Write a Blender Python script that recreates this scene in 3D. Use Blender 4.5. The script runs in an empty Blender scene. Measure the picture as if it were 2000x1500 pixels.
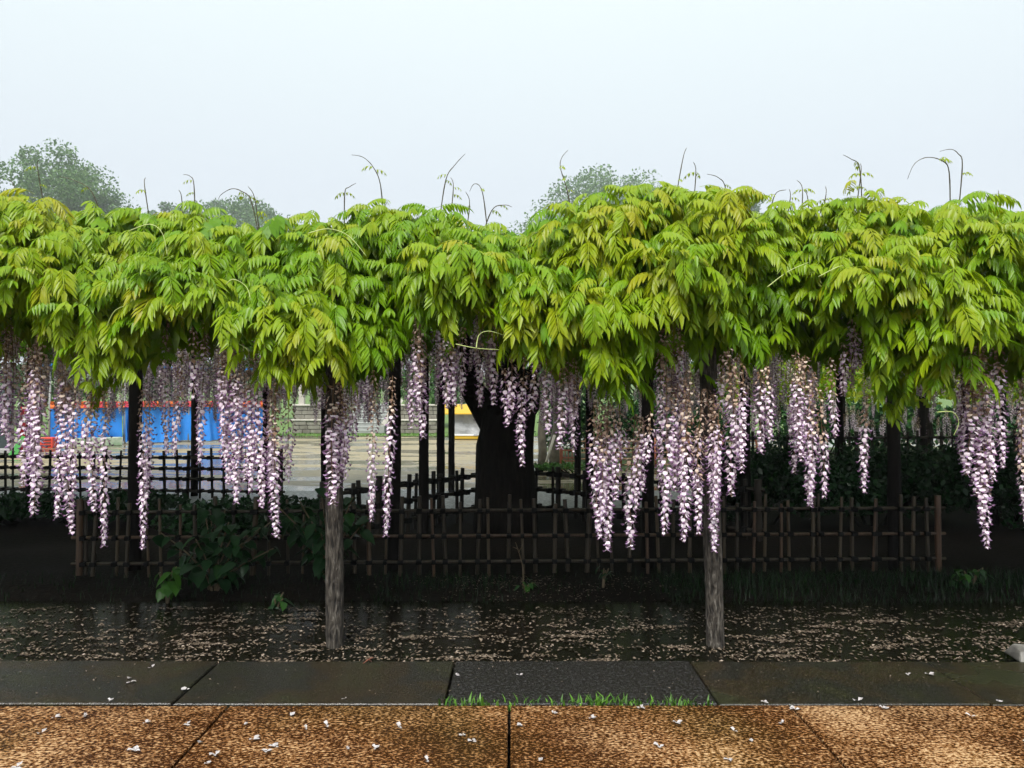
import bpy, math, random
import numpy as np
from mathutils import Vector, Matrix, Euler

# ------------------------------------------------------------------ camera, world, sun, exposure
S = bpy.context.scene
COL = S.collection
CAM_H, F, HY = 1.4, 1500.0, 775.0
cd = bpy.data.cameras.new('camera'); cam = bpy.data.objects.new('camera', cd); COL.objects.link(cam)
cam.location = (0, 0, CAM_H); cam.rotation_euler = (math.radians(90.955), 0, 0)
cd.sensor_width = 36; cd.lens = 27.0; cd.clip_start = 0.05; cd.clip_end = 900
S.camera = cam

SUN_EL, SUN_AZ = math.radians(52), math.radians(195)     # high, behind the photographer
w = bpy.data.worlds.new('World'); S.world = w; w.use_nodes = True
nt = w.node_tree; nt.nodes.clear()
wo = nt.nodes.new('ShaderNodeOutputWorld'); bg = nt.nodes.new('ShaderNodeBackground')
sky = nt.nodes.new('ShaderNodeTexSky'); sky.sky_type = 'NISHITA'; sky.sun_disc = False
sky.sun_elevation = SUN_EL; sky.sun_rotation = SUN_AZ; sky.dust_density = 4.0
tc = nt.nodes.new('ShaderNodeTexCoord'); sx = nt.nodes.new('ShaderNodeSeparateXYZ')
nt.links.new(tc.outputs['Generated'], sx.inputs[0])
ramp = nt.nodes.new('ShaderNodeValToRGB')           # overcast: a little brighter towards the zenith
el = ramp.color_ramp.elements
el[0].position = 0.0; el[0].color = (.345, .372, .402, 1)
el[1].position = 1.0; el[1].color = (.70, .76, .76, 1)
e = el.new(.26); e.color = (.366, .400, .428, 1)
e = el.new(.46); e.color = (.430, .478, .480, 1)
nt.links.new(sx.outputs['Z'], ramp.inputs['Fac'])
sc10 = nt.nodes.new('ShaderNodeVectorMath'); sc10.operation = 'SCALE'; sc10.inputs['Scale'].default_value = 6.7
nt.links.new(ramp.outputs['Color'], sc10.inputs[0])
mx = nt.nodes.new('ShaderNodeMix'); mx.data_type = 'RGBA'; mx.inputs['Factor'].default_value = .06
nt.links.new(sc10.outputs[0], mx.inputs['A']); nt.links.new(sky.outputs['Color'], mx.inputs['B'])
nt.links.new(mx.outputs['Result'], bg.inputs['Color']); bg.inputs['Strength'].default_value = .10
nt.links.new(bg.outputs[0], wo.inputs['Surface'])

sd = bpy.data.lights.new('sun', 'SUN'); sd.energy = 1.5; sd.angle = math.radians(22); sd.color = (1, .97, .93)
sun = bpy.data.objects.new('sun', sd); COL.objects.link(sun)
sdir = Vector((math.sin(SUN_AZ) * math.cos(SUN_EL), math.cos(SUN_AZ) * math.cos(SUN_EL), math.sin(SUN_EL)))
sun.rotation_euler = (-sdir).to_track_quat('-Z', 'Y').to_euler(); sun.location = (0, -10, 20)

S.view_settings.view_transform = 'Standard'; S.view_settings.look = 'None'
S.view_settings.exposure = 1.7; S.view_settings.gamma = 1.0
S.render.engine = 'CYCLES'
S.cycles.use_denoising = True; S.cycles.max_bounces = 7; S.cycles.diffuse_bounces = 3
S.cycles.glossy_bounces = 3; S.cycles.transmission_bounces = 4; S.cycles.volume_bounces = 0
S.cycles.use_adaptive_sampling = True; S.cycles.adaptive_threshold = .02

rnd = random.Random(7); rng = np.random.default_rng(7)

# ------------------------------------------------------------------ helpers
def P(x, y, d):                                   # a sight line of the survey photograph at distance d -> world point
    return Vector(((x - 1000) / F * d, d, CAM_H + (HY - y) / F * d))

def link(o, parent=None):
    COL.objects.link(o)
    if parent is not None: o.parent = parent
    return o

def tag(o, label=None, cat=None, group=None, kind=None):
    if label: o['label'] = label
    if cat: o['category'] = cat
    if group: o['group'] = group
    if kind: o['kind'] = kind
    return o

def empty(name, loc, label, cat, group=None):
    o = bpy.data.objects.new(name, None); o.empty_display_size = .2; o.location = loc
    link(o); return tag(o, label, cat, group)

def mesh_np(name, V, T, mats, midx=None, col=None, smooth=False, tint=None):
    V = np.asarray(V, np.float32); T = np.asarray(T, np.int32)
    me = bpy.data.meshes.new(name); n = T.shape[1]
    me.vertices.add(len(V)); me.vertices.foreach_set('co', V.ravel())
    me.loops.add(T.size); me.loops.foreach_set('vertex_index', T.ravel())
    me.polygons.add(len(T)); me.polygons.foreach_set('loop_start', np.arange(0, T.size, n, dtype=np.int32))
    try: me.polygons.foreach_set('loop_total', np.full(len(T), n, np.int32))
    except Exception: pass
    if smooth: me.polygons.foreach_set('use_smooth', np.ones(len(T), bool))
    if midx is not None: me.polygons.foreach_set('material_index', np.asarray(midx, np.int32))
    for m in (mats if isinstance(mats, (list, tuple)) else [mats]): me.materials.append(m)
    if col is not None:
        a = me.color_attributes.new('Col', 'FLOAT_COLOR', 'POINT')
        c = np.ones((len(V), 4), np.float32); c[:, :3] = col; a.data.foreach_set('color', c.ravel())
    if tint is not None:
        a = me.attributes.new('tint', 'FLOAT', 'POINT'); a.data.foreach_set('value', np.asarray(tint, np.float32))
    me.update(calc_edges=True); me.validate()
    return me

class MB:
    """collects polygons, builds one mesh"""
    def __init__(s): s.v = []; s.f = []; s.m = []; s.sm = []
    def poly(s, pts, mi=0, smooth=False):
        b = len(s.v); s.v += [tuple(p) for p in pts]; s.f.append(list(range(b, b + len(pts)))); s.m.append(mi); s.sm.append(smooth)
    def box(s, c, size, mi=0, bev=0.0, M=None):
        x, y, z = [k / 2 for k in size]; b = min(bev, x * .8, y * .8, z * .8)
        c = Vector(c)
        def tr(p):
            p = Vector(p)
            if M is not None: p = M @ p
            return tuple(p + c)
        if b <= 0:
            vs = [(-x,-y,-z),(x,-y,-z),(x,y,-z),(-x,y,-z),(-x,-y,z),(x,-y,z),(x,y,z),(-x,y,z)]
            fs = [(0,3,2,1),(4,5,6,7),(0,1,5,4),(1,2,6,5),(2,3,7,6),(3,0,4,7)]
        else:
            vs = []
            for zz, k in ((-z, 0), (-z + b, b), (z - b, b), (z, 0)):
                i = b if k == 0 else 0
                vs += [(-x+i,-y+i,zz),(x-i,-y+i,zz),(x-i,y-i,zz),(-x+i,y-i,zz)]
            fs = [(3,2,1,0),(12,13,14,15)]
            for r in range(3):
                for q in range(4): fs.append((r*4+q, r*4+(q+1)%4, r*4+4+(q+1)%4, r*4+4+q))
        o = len(s.v); s.v += [tr(p) for p in vs]
        for f in fs: s.f.append([o + i for i in f]); s.m.append(mi); s.sm.append(False)
    def tube(s, pts, radii, n=8, mi=0, caps=True, rough=0.0, seed=0, smooth=True):
        pts = [Vector(p) for p in pts]; rr = random.Random(seed); base = len(s.v)
        up = Vector((0, 0, 1)); prev = None
        ph = [rr.uniform(0, 6.28) for _ in range(4)]
        for i, p in enumerate(pts):
            t = (pts[min(i+1, len(pts)-1)] - pts[max(i-1, 0)])
            t = t.normalized() if t.length > 1e-9 else Vector((0, 0, 1))
            if prev is None:
                a = up if abs(t.z) < .9 else Vector((1, 0, 0))
                u = t.cross(a).normalized()
            else:
                u = (prev - t * prev.dot(t)).normalized()
            prev = u; v = t.cross(u)
            for k in range(n):
                an = 2 * math.pi * k / n
                r = radii[i] * (1 + rough * (math.sin(2*an+ph[0]+i*.35) * .5 + math.sin(3*an+ph[1]-i*.5) * .4 + rr.uniform(-.4, .4)))
                s.v.append(tuple(p + u * math.cos(an) * r + v * math.sin(an) * r))
        for i in range(len(pts) - 1):
            for k in range(n):
                a = base + i*n + k; b = base + i*n + (k+1) % n
                s.f.append([a, b, b + n, a + n]); s.m.append(mi); s.sm.append(smooth)
        if caps:
            s.f.append([base + k for k in range(n)][::-1]); s.m.append(mi); s.sm.append(False)
            e = base + (len(pts)-1)*n
            s.f.append([e + k for k in range(n)]); s.m.append(mi); s.sm.append(False)
    def mesh(s, name, mats):
        me = bpy.data.meshes.new(name); me.from_pydata(s.v, [], s.f)
        for m in (mats if isinstance(mats, (list, tuple)) else [mats]): me.materials.append(m)
        me.polygons.foreach_set('material_index', s.m); me.polygons.foreach_set('use_smooth', s.sm)
        me.update(); return me
    def build(s, name, mats, parent=None, loc=(0, 0, 0)):
        o = bpy.data.objects.new(name, s.mesh(name, mats)); o.location = loc
        return link(o, parent)

# ------------------------------------------------------------------ materials
def mat(name, col=(.5, .5, .5), rough=.6, spec=.5):
    m = bpy.data.materials.new(name); m.use_nodes = True
    b = m.node_tree.nodes['Principled BSDF']
    b.inputs['Base Color'].default_value = (*col, 1); b.inputs['Roughness'].default_value = rough
    b.inputs['Specular IOR Level'].default_value = spec
    return m, m.node_tree, b

def pos(nt, scale=(1, 1, 1), obj=False):
    mp = nt.nodes.new('ShaderNodeMapping'); mp.inputs['Scale'].default_value = scale
    if obj:
        t = nt.nodes.new('ShaderNodeTexCoord'); nt.links.new(t.outputs['Object'], mp.inputs['Vector'])
    else:
        g = nt.nodes.new('ShaderNodeNewGeometry'); nt.links.new(g.outputs['Position'], mp.inputs['Vector'])
    return mp.outputs[0]

def noise(nt, vec, scale, detail=4, rough=.55):
    n = nt.nodes.new('ShaderNodeTexNoise'); n.inputs['Scale'].default_value = scale
    n.inputs['Detail'].default_value = detail; n.inputs['Roughness'].default_value = rough
    nt.links.new(vec, n.inputs['Vector']); return n.outputs['Fac']

def cramp(nt, fac, stops, interp='LINEAR'):
    r = nt.nodes.new('ShaderNodeValToRGB'); r.color_ramp.interpolation = interp
    e = r.color_ramp.elements
    while len(e) < len(stops): e.new(.5)
    for q, (p, c) in zip(e, stops):
        q.position = p; q.color = (*c, 1) if len(c) == 3 else c
    nt.links.new(fac, r.inputs['Fac']); return r.outputs['Color']

def gr(v): return (v, v, v)

def mixc(nt, fac, a, b, mode='MIX'):
    m = nt.nodes.new('ShaderNodeMix'); m.data_type = 'RGBA'; m.blend_type = mode
    for k, v in (('Factor', fac), ('A', a), ('B', b)):
        s = m.inputs[k]
        if isinstance(v, (int, float)): s.default_value = v
        elif isinstance(v, tuple): s.default_value = (*v, 1)
        else: nt.links.new(v, s)
    return m.outputs['Result']

def bump(nt, b, h, strength=.4, dist=.01):
    n = nt.nodes.new('ShaderNodeBump'); n.inputs['Strength'].default_value = strength; n.inputs['Distance'].default_value = dist
    nt.links.new(h, n.inputs['Height']); nt.links.new(n.outputs[0], b.inputs['Normal'])

def noisy(name, stops, scale, rough=.6, spec=.5, stretch=(1, 1, 1), bmp=0, bdist=.01, obj=False, detail=5):
    m, nt, b = mat(name, rough=rough, spec=spec)
    n = noise(nt, pos(nt, stretch, obj), scale, detail)
    nt.links.new(cramp(nt, n, stops), b.inputs['Base Color'])
    if bmp: bump(nt, b, n, bmp, bdist)
    return m

LEAF_STOPS = [(0, (.090, .220, .004)), (.35, (.160, .310, .005)), (.65, (.255, .360, .007)), (1, (.345, .345, .012))]
def leaf_material(name, mode, stops=LEAF_STOPS, trans=.38, rough=.36):
    m, nt, b = mat(name, rough=rough, spec=.27)
    if mode == 'object':
        oi = nt.nodes.new('ShaderNodeObjectInfo'); sp = nt.nodes.new('ShaderNodeSeparateColor')
        nt.links.new(oi.outputs['Color'], sp.inputs[0]); f = sp.outputs[0]
    else:
        a = nt.nodes.new('ShaderNodeAttribute'); a.attribute_name = 'tint'; f = a.outputs['Fac']
    n = noise(nt, pos(nt), 26, 2)
    mm = nt.nodes.new('ShaderNodeMath'); mm.operation = 'MULTIPLY_ADD'; mm.inputs[1].default_value = .42; mm.inputs[2].default_value = -.21
    nt.links.new(n, mm.inputs[0])
    ad = nt.nodes.new('ShaderNodeMath'); ad.operation = 'ADD'; nt.links.new(f, ad.inputs[0]); nt.links.new(mm.outputs[0], ad.inputs[1])
    c = cramp(nt, ad.outputs[0], stops)
    nt.links.new(c, b.inputs['Base Color'])
    tr = nt.nodes.new('ShaderNodeBsdfTranslucent'); nt.links.new(c, tr.inputs['Color'])
    mixs = nt.nodes.new('ShaderNodeMixShader'); mixs.inputs[0].default_value = trans
    out = nt.nodes['Material Output']
    nt.links.new(b.outputs[0], mixs.inputs[1]); nt.links.new(tr.outputs[0], mixs.inputs[2]); nt.links.new(mixs.outputs[0], out.inputs['Surface'])
    return m

M_LEAF = leaf_material('wisteria_leaf', 'object')
M_LEAFS = leaf_material('wisteria_leaf_mass', 'attr')
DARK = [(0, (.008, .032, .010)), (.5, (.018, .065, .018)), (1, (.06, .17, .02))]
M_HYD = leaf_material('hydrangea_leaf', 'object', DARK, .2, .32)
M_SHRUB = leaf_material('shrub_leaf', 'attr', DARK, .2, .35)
M_GRASS = leaf_material('grass_blade', 'attr', [(0, (.005, .020, .005)), (.2, (.012, .042, .008)), (.5, (.035, .11, .015)), (1, (.13, .30, .03))], .3, .4)
M_TREE = leaf_material('tree_leaf', 'attr', [(0, (.030, .085, .026)), (.5, (.075, .165, .050)), (1, (.15, .25, .08))], .3, .6)  # greens lightened, painting part of the distant haze into the leaves
M_SHOOT = noisy('shoot_green', [(.3, (.10, .09, .04)), (.7, (.05, .04, .025))], 9)
M_TENDRIL, _, _ = mat('tendril_pale', (.42, .50, .17), .5)
M_BARK = noisy('trunk_bark', [(.3, (.003, .0025, .002)), (.55, (.009, .0075, .006)), (.8, (.024, .020, .016))], 9, .8, .12, (3, 3, .6), .9, .03)
M_POST = noisy('post_bark', [(.36, (.010, .008, .006)), (.47, (.045, .037, .029)), (.58, (.085, .073, .058)), (.72, (.22, .20, .17))], 34, .62, .4, (2.0, 2.0, .42), 1, .05)
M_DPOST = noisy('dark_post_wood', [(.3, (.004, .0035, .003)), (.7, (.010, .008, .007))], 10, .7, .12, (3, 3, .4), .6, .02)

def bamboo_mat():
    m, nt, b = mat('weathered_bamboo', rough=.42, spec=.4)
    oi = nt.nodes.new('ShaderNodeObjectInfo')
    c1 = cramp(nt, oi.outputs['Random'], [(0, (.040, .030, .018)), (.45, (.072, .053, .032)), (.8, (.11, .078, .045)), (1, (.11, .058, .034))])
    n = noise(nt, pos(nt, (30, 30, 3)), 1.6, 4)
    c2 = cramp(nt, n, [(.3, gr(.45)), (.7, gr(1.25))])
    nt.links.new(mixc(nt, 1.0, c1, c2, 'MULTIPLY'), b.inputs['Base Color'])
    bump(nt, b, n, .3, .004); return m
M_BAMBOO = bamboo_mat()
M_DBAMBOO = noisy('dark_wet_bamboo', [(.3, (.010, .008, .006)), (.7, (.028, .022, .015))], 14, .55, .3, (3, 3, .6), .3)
M_TWINE, _, _ = mat('black_hemp_twine', (.006, .006, .006), .9, .2)

def ground_mats():
    # near paving: wet brown slab with tan mottling
    m, nt, b = mat('wet_brown_paving', rough=.35, spec=.08)
    p = pos(nt); n1 = noise(nt, pos(nt, (.8, 1.15, 1)), 78, 3, .65); n2 = noise(nt, pos(nt, (1, 1.4, 1)), 1.3, 3); n3 = noise(nt, p, 18, 3)
    vo = nt.nodes.new('ShaderNodeTexVoronoi'); vo.inputs['Scale'].default_value = 62; nt.links.new(p, vo.inputs['Vector'])
    a = nt.nodes.new('ShaderNodeMath'); a.operation = 'MULTIPLY_ADD'; nt.links.new(n2, a.inputs[0]); a.inputs[1].default_value = .5
    a0 = nt.nodes.new('ShaderNodeMath'); a0.operation = 'MULTIPLY_ADD'; nt.links.new(n1, a0.inputs[0]); a0.inputs[1].default_value = 1.7; a0.inputs[2].default_value = -.35
    nt.links.new(a0.outputs[0], a.inputs[2])
    a2 = nt.nodes.new('ShaderNodeMath'); a2.operation = 'MULTIPLY_ADD'; nt.links.new(n3, a2.inputs[0]); a2.inputs[1].default_value = .35
    nt.links.new(a.outputs[0], a2.inputs[2])
    a3 = nt.nodes.new('ShaderNodeMath'); a3.operation = 'SUBTRACT'; nt.links.new(a2.outputs[0], a3.inputs[0]); a3.inputs[1].default_value = .45
    acc = a3.outputs[0]                     # worn paler patches of the stone face
    for (cx, cy, rad, amt) in ((1.42, 3.36, .34, .17), (1.78, 3.02, .30, .12), (-1.86, 2.98, .30, .13), (-1.5, 2.9, .2, .08), (.75, 2.9, .3, .06)):
        vd = nt.nodes.new('ShaderNodeVectorMath'); vd.operation = 'DISTANCE'; nt.links.new(p, vd.inputs[0]); vd.inputs[1].default_value = (cx, cy, 0)
        mr = nt.nodes.new('ShaderNodeMapRange'); mr.interpolation_type = 'SMOOTHSTEP'; mr.inputs['From Min'].default_value = rad; mr.inputs['From Max'].default_value = rad * .15
        mr.inputs['To Max'].default_value = amt; nt.links.new(vd.outputs['Value'], mr.inputs['Value'])
        ac = nt.nodes.new('ShaderNodeMath'); nt.links.new(acc, ac.inputs[0]); nt.links.new(mr.outputs[0], ac.inputs[1]); acc = ac.outputs[0]
    fleck = cramp(nt, acc, [(.44, gr(0)), (.53, gr(.5)), (.70, gr(1))])
    hue = noise(nt, p, .9, 2)
    dark = cramp(nt, hue, [(.3, (.026, .014, .003)), (.55, (.036, .012, .003)), (.75, (.030, .010, .003))])
    lite = cramp(nt, hue, [(.3, (.24, .145, .042)), (.5, (.265, .112, .034)), (.62, (.285, .135, .052)), (.75, (.31, .165, .07))])
    hi = cramp(nt, acc, [(.60, gr(0)), (.78, gr(1))])
    nt.links.new(mixc(nt, hi, mixc(nt, fleck, dark, lite), (.52, .345, .185)), b.inputs['Base Color'])
    r = cramp(nt, fleck, [(0, gr(.22)), (1, gr(.5))]); nt.links.new(r, b.inputs['Roughness'])
    bump(nt, b, a2.outputs[0], .5, .008)
    # kerb granite, wet and dark; colour speckle paints light grains and wet glints
    k, nt, b = mat('wet_kerb_granite', rough=.25, spec=.5)
    p = pos(nt); n1 = noise(nt, p, 1.7, 3); n2 = noise(nt, p, 90, 3, .7)
    c = cramp(nt, n1, [(.36, (.021, .022, .010)), (.48, (.025, .018, .010)), (.56, (.016, .015, .012)), (.66, (.022, .021, .011))])
    nt.links.new(mixc(nt, 1.0, c, cramp(nt, n2, [(.36, gr(.35)), (.52, gr(1)), (.68, gr(2.6))]), 'MULTIPLY'), b.inputs['Base Color'])
    nt.links.new(cramp(nt, n1, [(.35, gr(.30)), (.6, gr(.16))]), b.inputs['Roughness'])
    bump(nt, b, n2, .55, .006)
    return m, k
M_SLAB, M_KERB = ground_mats()
def kerb_pitted():
    k, nt, b = mat('wet_pitted_kerb_granite', rough=.16, spec=.6)
    p = pos(nt); n2 = noise(nt, p, 55, 3, .6)
    nt.links.new(cramp(nt, n2, [(.35, (.009, .008, .007)), (.55, (.022, .020, .017)), (.72, (.060, .060, .062))]), b.inputs['Base Color'])
    bump(nt, b, n2, .9, .018); return k
M_KERB2 = kerb_pitted()
M_SOIL = noisy('wet_dark_soil', [(.3, (.004, .0035, .003)), (.6, (.009, .007, .005)), (.8, (.020, .015, .010))], 30, .8, .06, bmp=.7, bdist=.03)
M_EARTH = noisy('earth', [(.3, (.05, .042, .025)), (.7, (.10, .085, .05))], 4, .8)

def water_mat():
    m, nt, b = mat('shallow_rain_water', (.006, .006, .004), .20, .14)
    n = noise(nt, pos(nt, (1, 2.2, 1)), 9, 3); bump(nt, b, n, .12, .02)
    n2 = noise(nt, pos(nt), .8, 2)
    nt.links.new(cramp(nt, n2, [(.3, (.003, .004, .002)), (.7, (.008, .006, .004))]), b.inputs['Base Color'])
    return m
M_WATER = water_mat()

def plaza_mat():
    m, nt, b = mat('flooded_sandy_ground', rough=.5)
    p = pos(nt, (.35, 1.1, 1)); n = noise(nt, p, .75, 5, .6)
    mk = cramp(nt, n, [(.47, gr(0)), (.53, gr(1))])
    n2 = noise(nt, pos(nt), 6, 5)
    sand = cramp(nt, n2, [(.3, (.20, .165, .085)), (.7, (.31, .255, .145))])
    nt.links.new(mixc(nt, mk, sand, (.16, .14, .095)), b.inputs['Base Color'])
    nt.links.new(cramp(nt, mk, [(0, gr(.5)), (1, gr(.05))]), b.inputs['Roughness'])
    bump(nt, b, noise(nt, pos(nt, (1, 2, 1)), 5, 3), .15, .03)
    return m
M_PLAZA = plaza_mat()
M_GRAVEL = noisy('pale_wet_gravel', [(.35, (.10, .10, .10)), (.5, (.30, .31, .31)), (.7, (.55, .56, .56))], 24, .35, .5, bmp=1, bdist=.03)
M_TURF = noisy('short_turf', [(.3, (.06, .11, .02)), (.7, (.11, .19, .03))], 8, .8, bmp=.6, bdist=.05)
M_DTURF = noisy('dark_turf', [(.3, (.025, .045, .012)), (.7, (.055, .08, .022))], 6, .8, .3, bmp=.6, bdist=.05)
M_STONE = noisy('weathered_wall_stone', [(.3, (.12, .11, .09)), (.55, (.20, .19, .155)), (.8, (.30, .29, .25))], 3.5, .8, .3, bmp=.5, bdist=.02)
M_MORTAR, _, _ = mat('dark_mortar', (.06, .055, .045), .9)
M_PALE = noisy('pale_granite', [(.3, (.36, .34, .29)), (.7, (.50, .47, .41))], 5, .7)
M_STEP = noisy('grey_step_stone', [(.3, (.20, .21, .20)), (.7, (.29, .30, .28))], 5, .6)
M_EDGE, _, _ = mat('pale_step_edge', (.5, .52, .5), .4)  # paler strip along the front edge of each step
M_TARP = noisy('blue_tarpaulin', [(.3, (.015, .17, .58)), (.7, (.03, .25, .72))], 2.2, .38, .5, bmp=.2, bdist=.05)
M_ORANGE, _, _ = mat('orange_valance', (.70, .16, .025), .6)
M_PINK, _, _ = mat('pink_red_print', (.72, .07, .13), .6)
M_RED, _, _ = mat('red_banner', (.55, .02, .04), .55)
M_WHITE, _, _ = mat('white_print', (.75, .75, .73), .5)
M_GREEN, _, _ = mat('green_sheet', (.03, .22, .03), .5)
M_SLATE, _, _ = mat('dark_slate_panel', (.025, .04, .04), .45)
M_CRATE, _, _ = mat('red_crate_plastic', (.55, .05, .03), .4)
M_PGREEN = noisy('pale_green_print', [(.4, (.22, .32, .20)), (.6, (.42, .46, .36))], 5, .6)
M_METAL, _, _ = mat('grey_pipe', (.30, .30, .29), .4)
M_YELLOW, _, _ = mat('yellow_awning', (.50, .31, .015), .5)
M_SHEET = noisy('silver_grey_sheet', [(.3, (.24, .25, .26)), (.7, (.40, .41, .42))], 4, .35, .5, bmp=.8, bdist=.08)
M_RUST = noisy('red_brown_timber', [(.3, (.16, .045, .025)), (.7, (.26, .085, .045))], 8, .6)
M_BROWNRAIL = noisy('brown_bamboo_rail', [(.3, (.17, .10, .05)), (.7, (.30, .19, .10))], 6, .6)
M_PROP, _, _ = mat('pale_peeled_pole', (.45, .42, .35), .6)
M_GTRUNK = noisy('grey_tree_bark', [(.3, (.07, .06, .045)), (.7, (.17, .15, .11))], 8, .8, bmp=.6, bdist=.02)
M_ROCK = noisy('pale_grey_stone', [(.3, (.10, .095, .085)), (.7, (.20, .19, .17))], 14, .55, bmp=.6, bdist=.01)
M_CRUST, _, _ = mat('fern_stem', (.14, .10, .055), .6)

def flower_mat():
    m, nt, b = mat('wisteria_floret', rough=.5, spec=.3)
    a = nt.nodes.new('ShaderNodeAttribute'); a.attribute_name = 'Col'
    nt.links.new(a.outputs['Color'], b.inputs['Base Color'])
    tr = nt.nodes.new('ShaderNodeBsdfTranslucent'); nt.links.new(a.outputs['Color'], tr.inputs['Color'])
    mixs = nt.nodes.new('ShaderNodeMixShader'); mixs.inputs[0].default_value = .3
    nt.links.new(b.outputs[0], mixs.inputs[1]); nt.links.new(tr.outputs[0], mixs.inputs[2])
    nt.links.new(mixs.outputs[0], nt.nodes['Material Output'].inputs['Surface']); return m
M_FLOWER = flower_mat()

# ------------------------------------------------------------------ ground, paving, kerb, water
def sheet(name, x0, x1, y0, y1, z, m, nx=1, ny=1, kind='structure', zf=None):
    mb = MB(); xs = np.linspace(x0, x1, nx + 1); ys = np.linspace(y0, y1, ny + 1)
    zz = lambda x, y: z if zf is None else zf(x, y)
    for x in xs:
        for y in ys: mb.v.append((x, y, zz(x, y)))
    for i in range(nx):
        for j in range(ny):
            a = i * (ny + 1) + j; mb.f.append([a, a + ny + 1, a + ny + 2, a + 1]); mb.m.append(0); mb.sm.append(nx > 1)
    return tag(mb.build(name, m), kind=kind)

sheet('ground', -400, 400, -60, 700, -.16, M_EARTH)
sheet('pond_bed', -14, 14, 3.9, 5.7, -.13, M_SOIL)
sheet('rain_water', -14, 14, 3.95, 5.62, -.05, M_WATER)
def bank_z(x, y):
    t = min(1, max(0, (y - 5.30) / .35)); t = t * t * (3 - 2 * t)
    return -.12 + t * (.13 + .02 * math.sin(x * 3.1) * math.cos(y * 4.3)) - .05 * max(0, .04 * math.sin(x * 5 + 1))
sheet('garden_bed', -14, 14, 5.22, 10.6, 0, M_SOIL, 140, 50, zf=bank_z)
sheet('gravel_border', -14, 2.6, 9.3, 11.2, .035, M_GRAVEL, 60, 8, zf=lambda x, y: .035 + .004 * math.sin(7 * x) * math.sin(9 * y))
sheet('plaza', -60, 60, 11.15, 28.2, .012, M_PLAZA)
sheet('lawn', -60, 60, 26.9, 60, .03, M_TURF)
sheet('turf_patch', .9, 16, 14.6, 21, .022, M_DTURF)
sheet('hillside', -220, 220, 40, 320, 0, M_TURF, 20, 20, zf=lambda x, y: .035 + max(0, y - 60) * .04)

pave = bpy.data.objects.new('pavement', None); link(pave); tag(pave, kind='structure')
SW = 1.275
sm = MB(); sm.box((0, 0, -.07), (SW - .012, SW - .012, .14), 0, .004); slab_me = sm.mesh('paving_slab', M_SLAB)
sub = MB(); sub.box((0, 1.4, -.155), (16, 5.2, .03)); so = sub.build('paving_bed', M_SOIL, pave)
for j in range(4):
    for i in range(-4, 5):
        o = bpy.data.objects.new('paving_slab', slab_me); link(o, pave)
        o.location = (-.012 + (i + .5) * SW, 3.515 - SW / 2 - j * SW, rnd.uniform(-.003, .003)); o.rotation_euler = (rnd.uniform(-.002, .002), rnd.uniform(-.002, .002), 0)
kerb = bpy.data.objects.new('kerb', None); link(kerb); tag(kerb, kind='structure')
KW = 1.247
def kerb_mesh(m):
    k = MB(); k.box((0, 0, -.11), (KW - .012, .566, .22), 0, .005); return k.mesh('kerb_stone', m)
k1, k2 = kerb_mesh(M_KERB), kerb_mesh(M_KERB2)
for i in range(-5, 6):
    o = bpy.data.objects.new('kerb_stone', k2 if i == 0 else k1); link(o, kerb)
    o.location = (-.305 + (i + .5) * KW, 3.812, rnd.uniform(-.004, .003)); o.rotation_euler = (0, rnd.uniform(-.003, .003), rnd.uniform(-.002, .002))

# ------------------------------------------------------------------ wisteria leaves
def leaflet(base, d, n, L, W, sag, detail=True):
    """blade from base along d, normal n; returns verts, tris"""
    d = d.normalized(); wv = n.cross(d).normalized(); nn = d.cross(wv).normalized()
    dn = Vector((0, 0, -1))
    def mid(t): return base + d * (L * t) + dn * (sag * L * t * t)
    if detail:
        fold = .16 * W
        m = [mid(0), mid(.36), mid(.72), mid(1.0)]
        l = [mid(.30) + wv * W * .5 - nn * -fold, mid(.66) + wv * W * .34 + nn * fold]
        r = [mid(.30) - wv * W * .5 + nn * fold, mid(.66) - wv * W * .34 + nn * fold]
        V = m + l + r
        T = [(0, 1, 4), (1, 2, 5), (1, 5, 4), (2, 3, 5), (0, 6, 1), (1, 6, 7), (1, 7, 2), (2, 7, 3)]
        return V, T
    V = [mid(0), mid(.38) + wv * W * .5, mid(.38) - wv * W * .5, mid(1.0)]
    return V, [(0, 2, 1), (1, 2, 3)]

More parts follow.
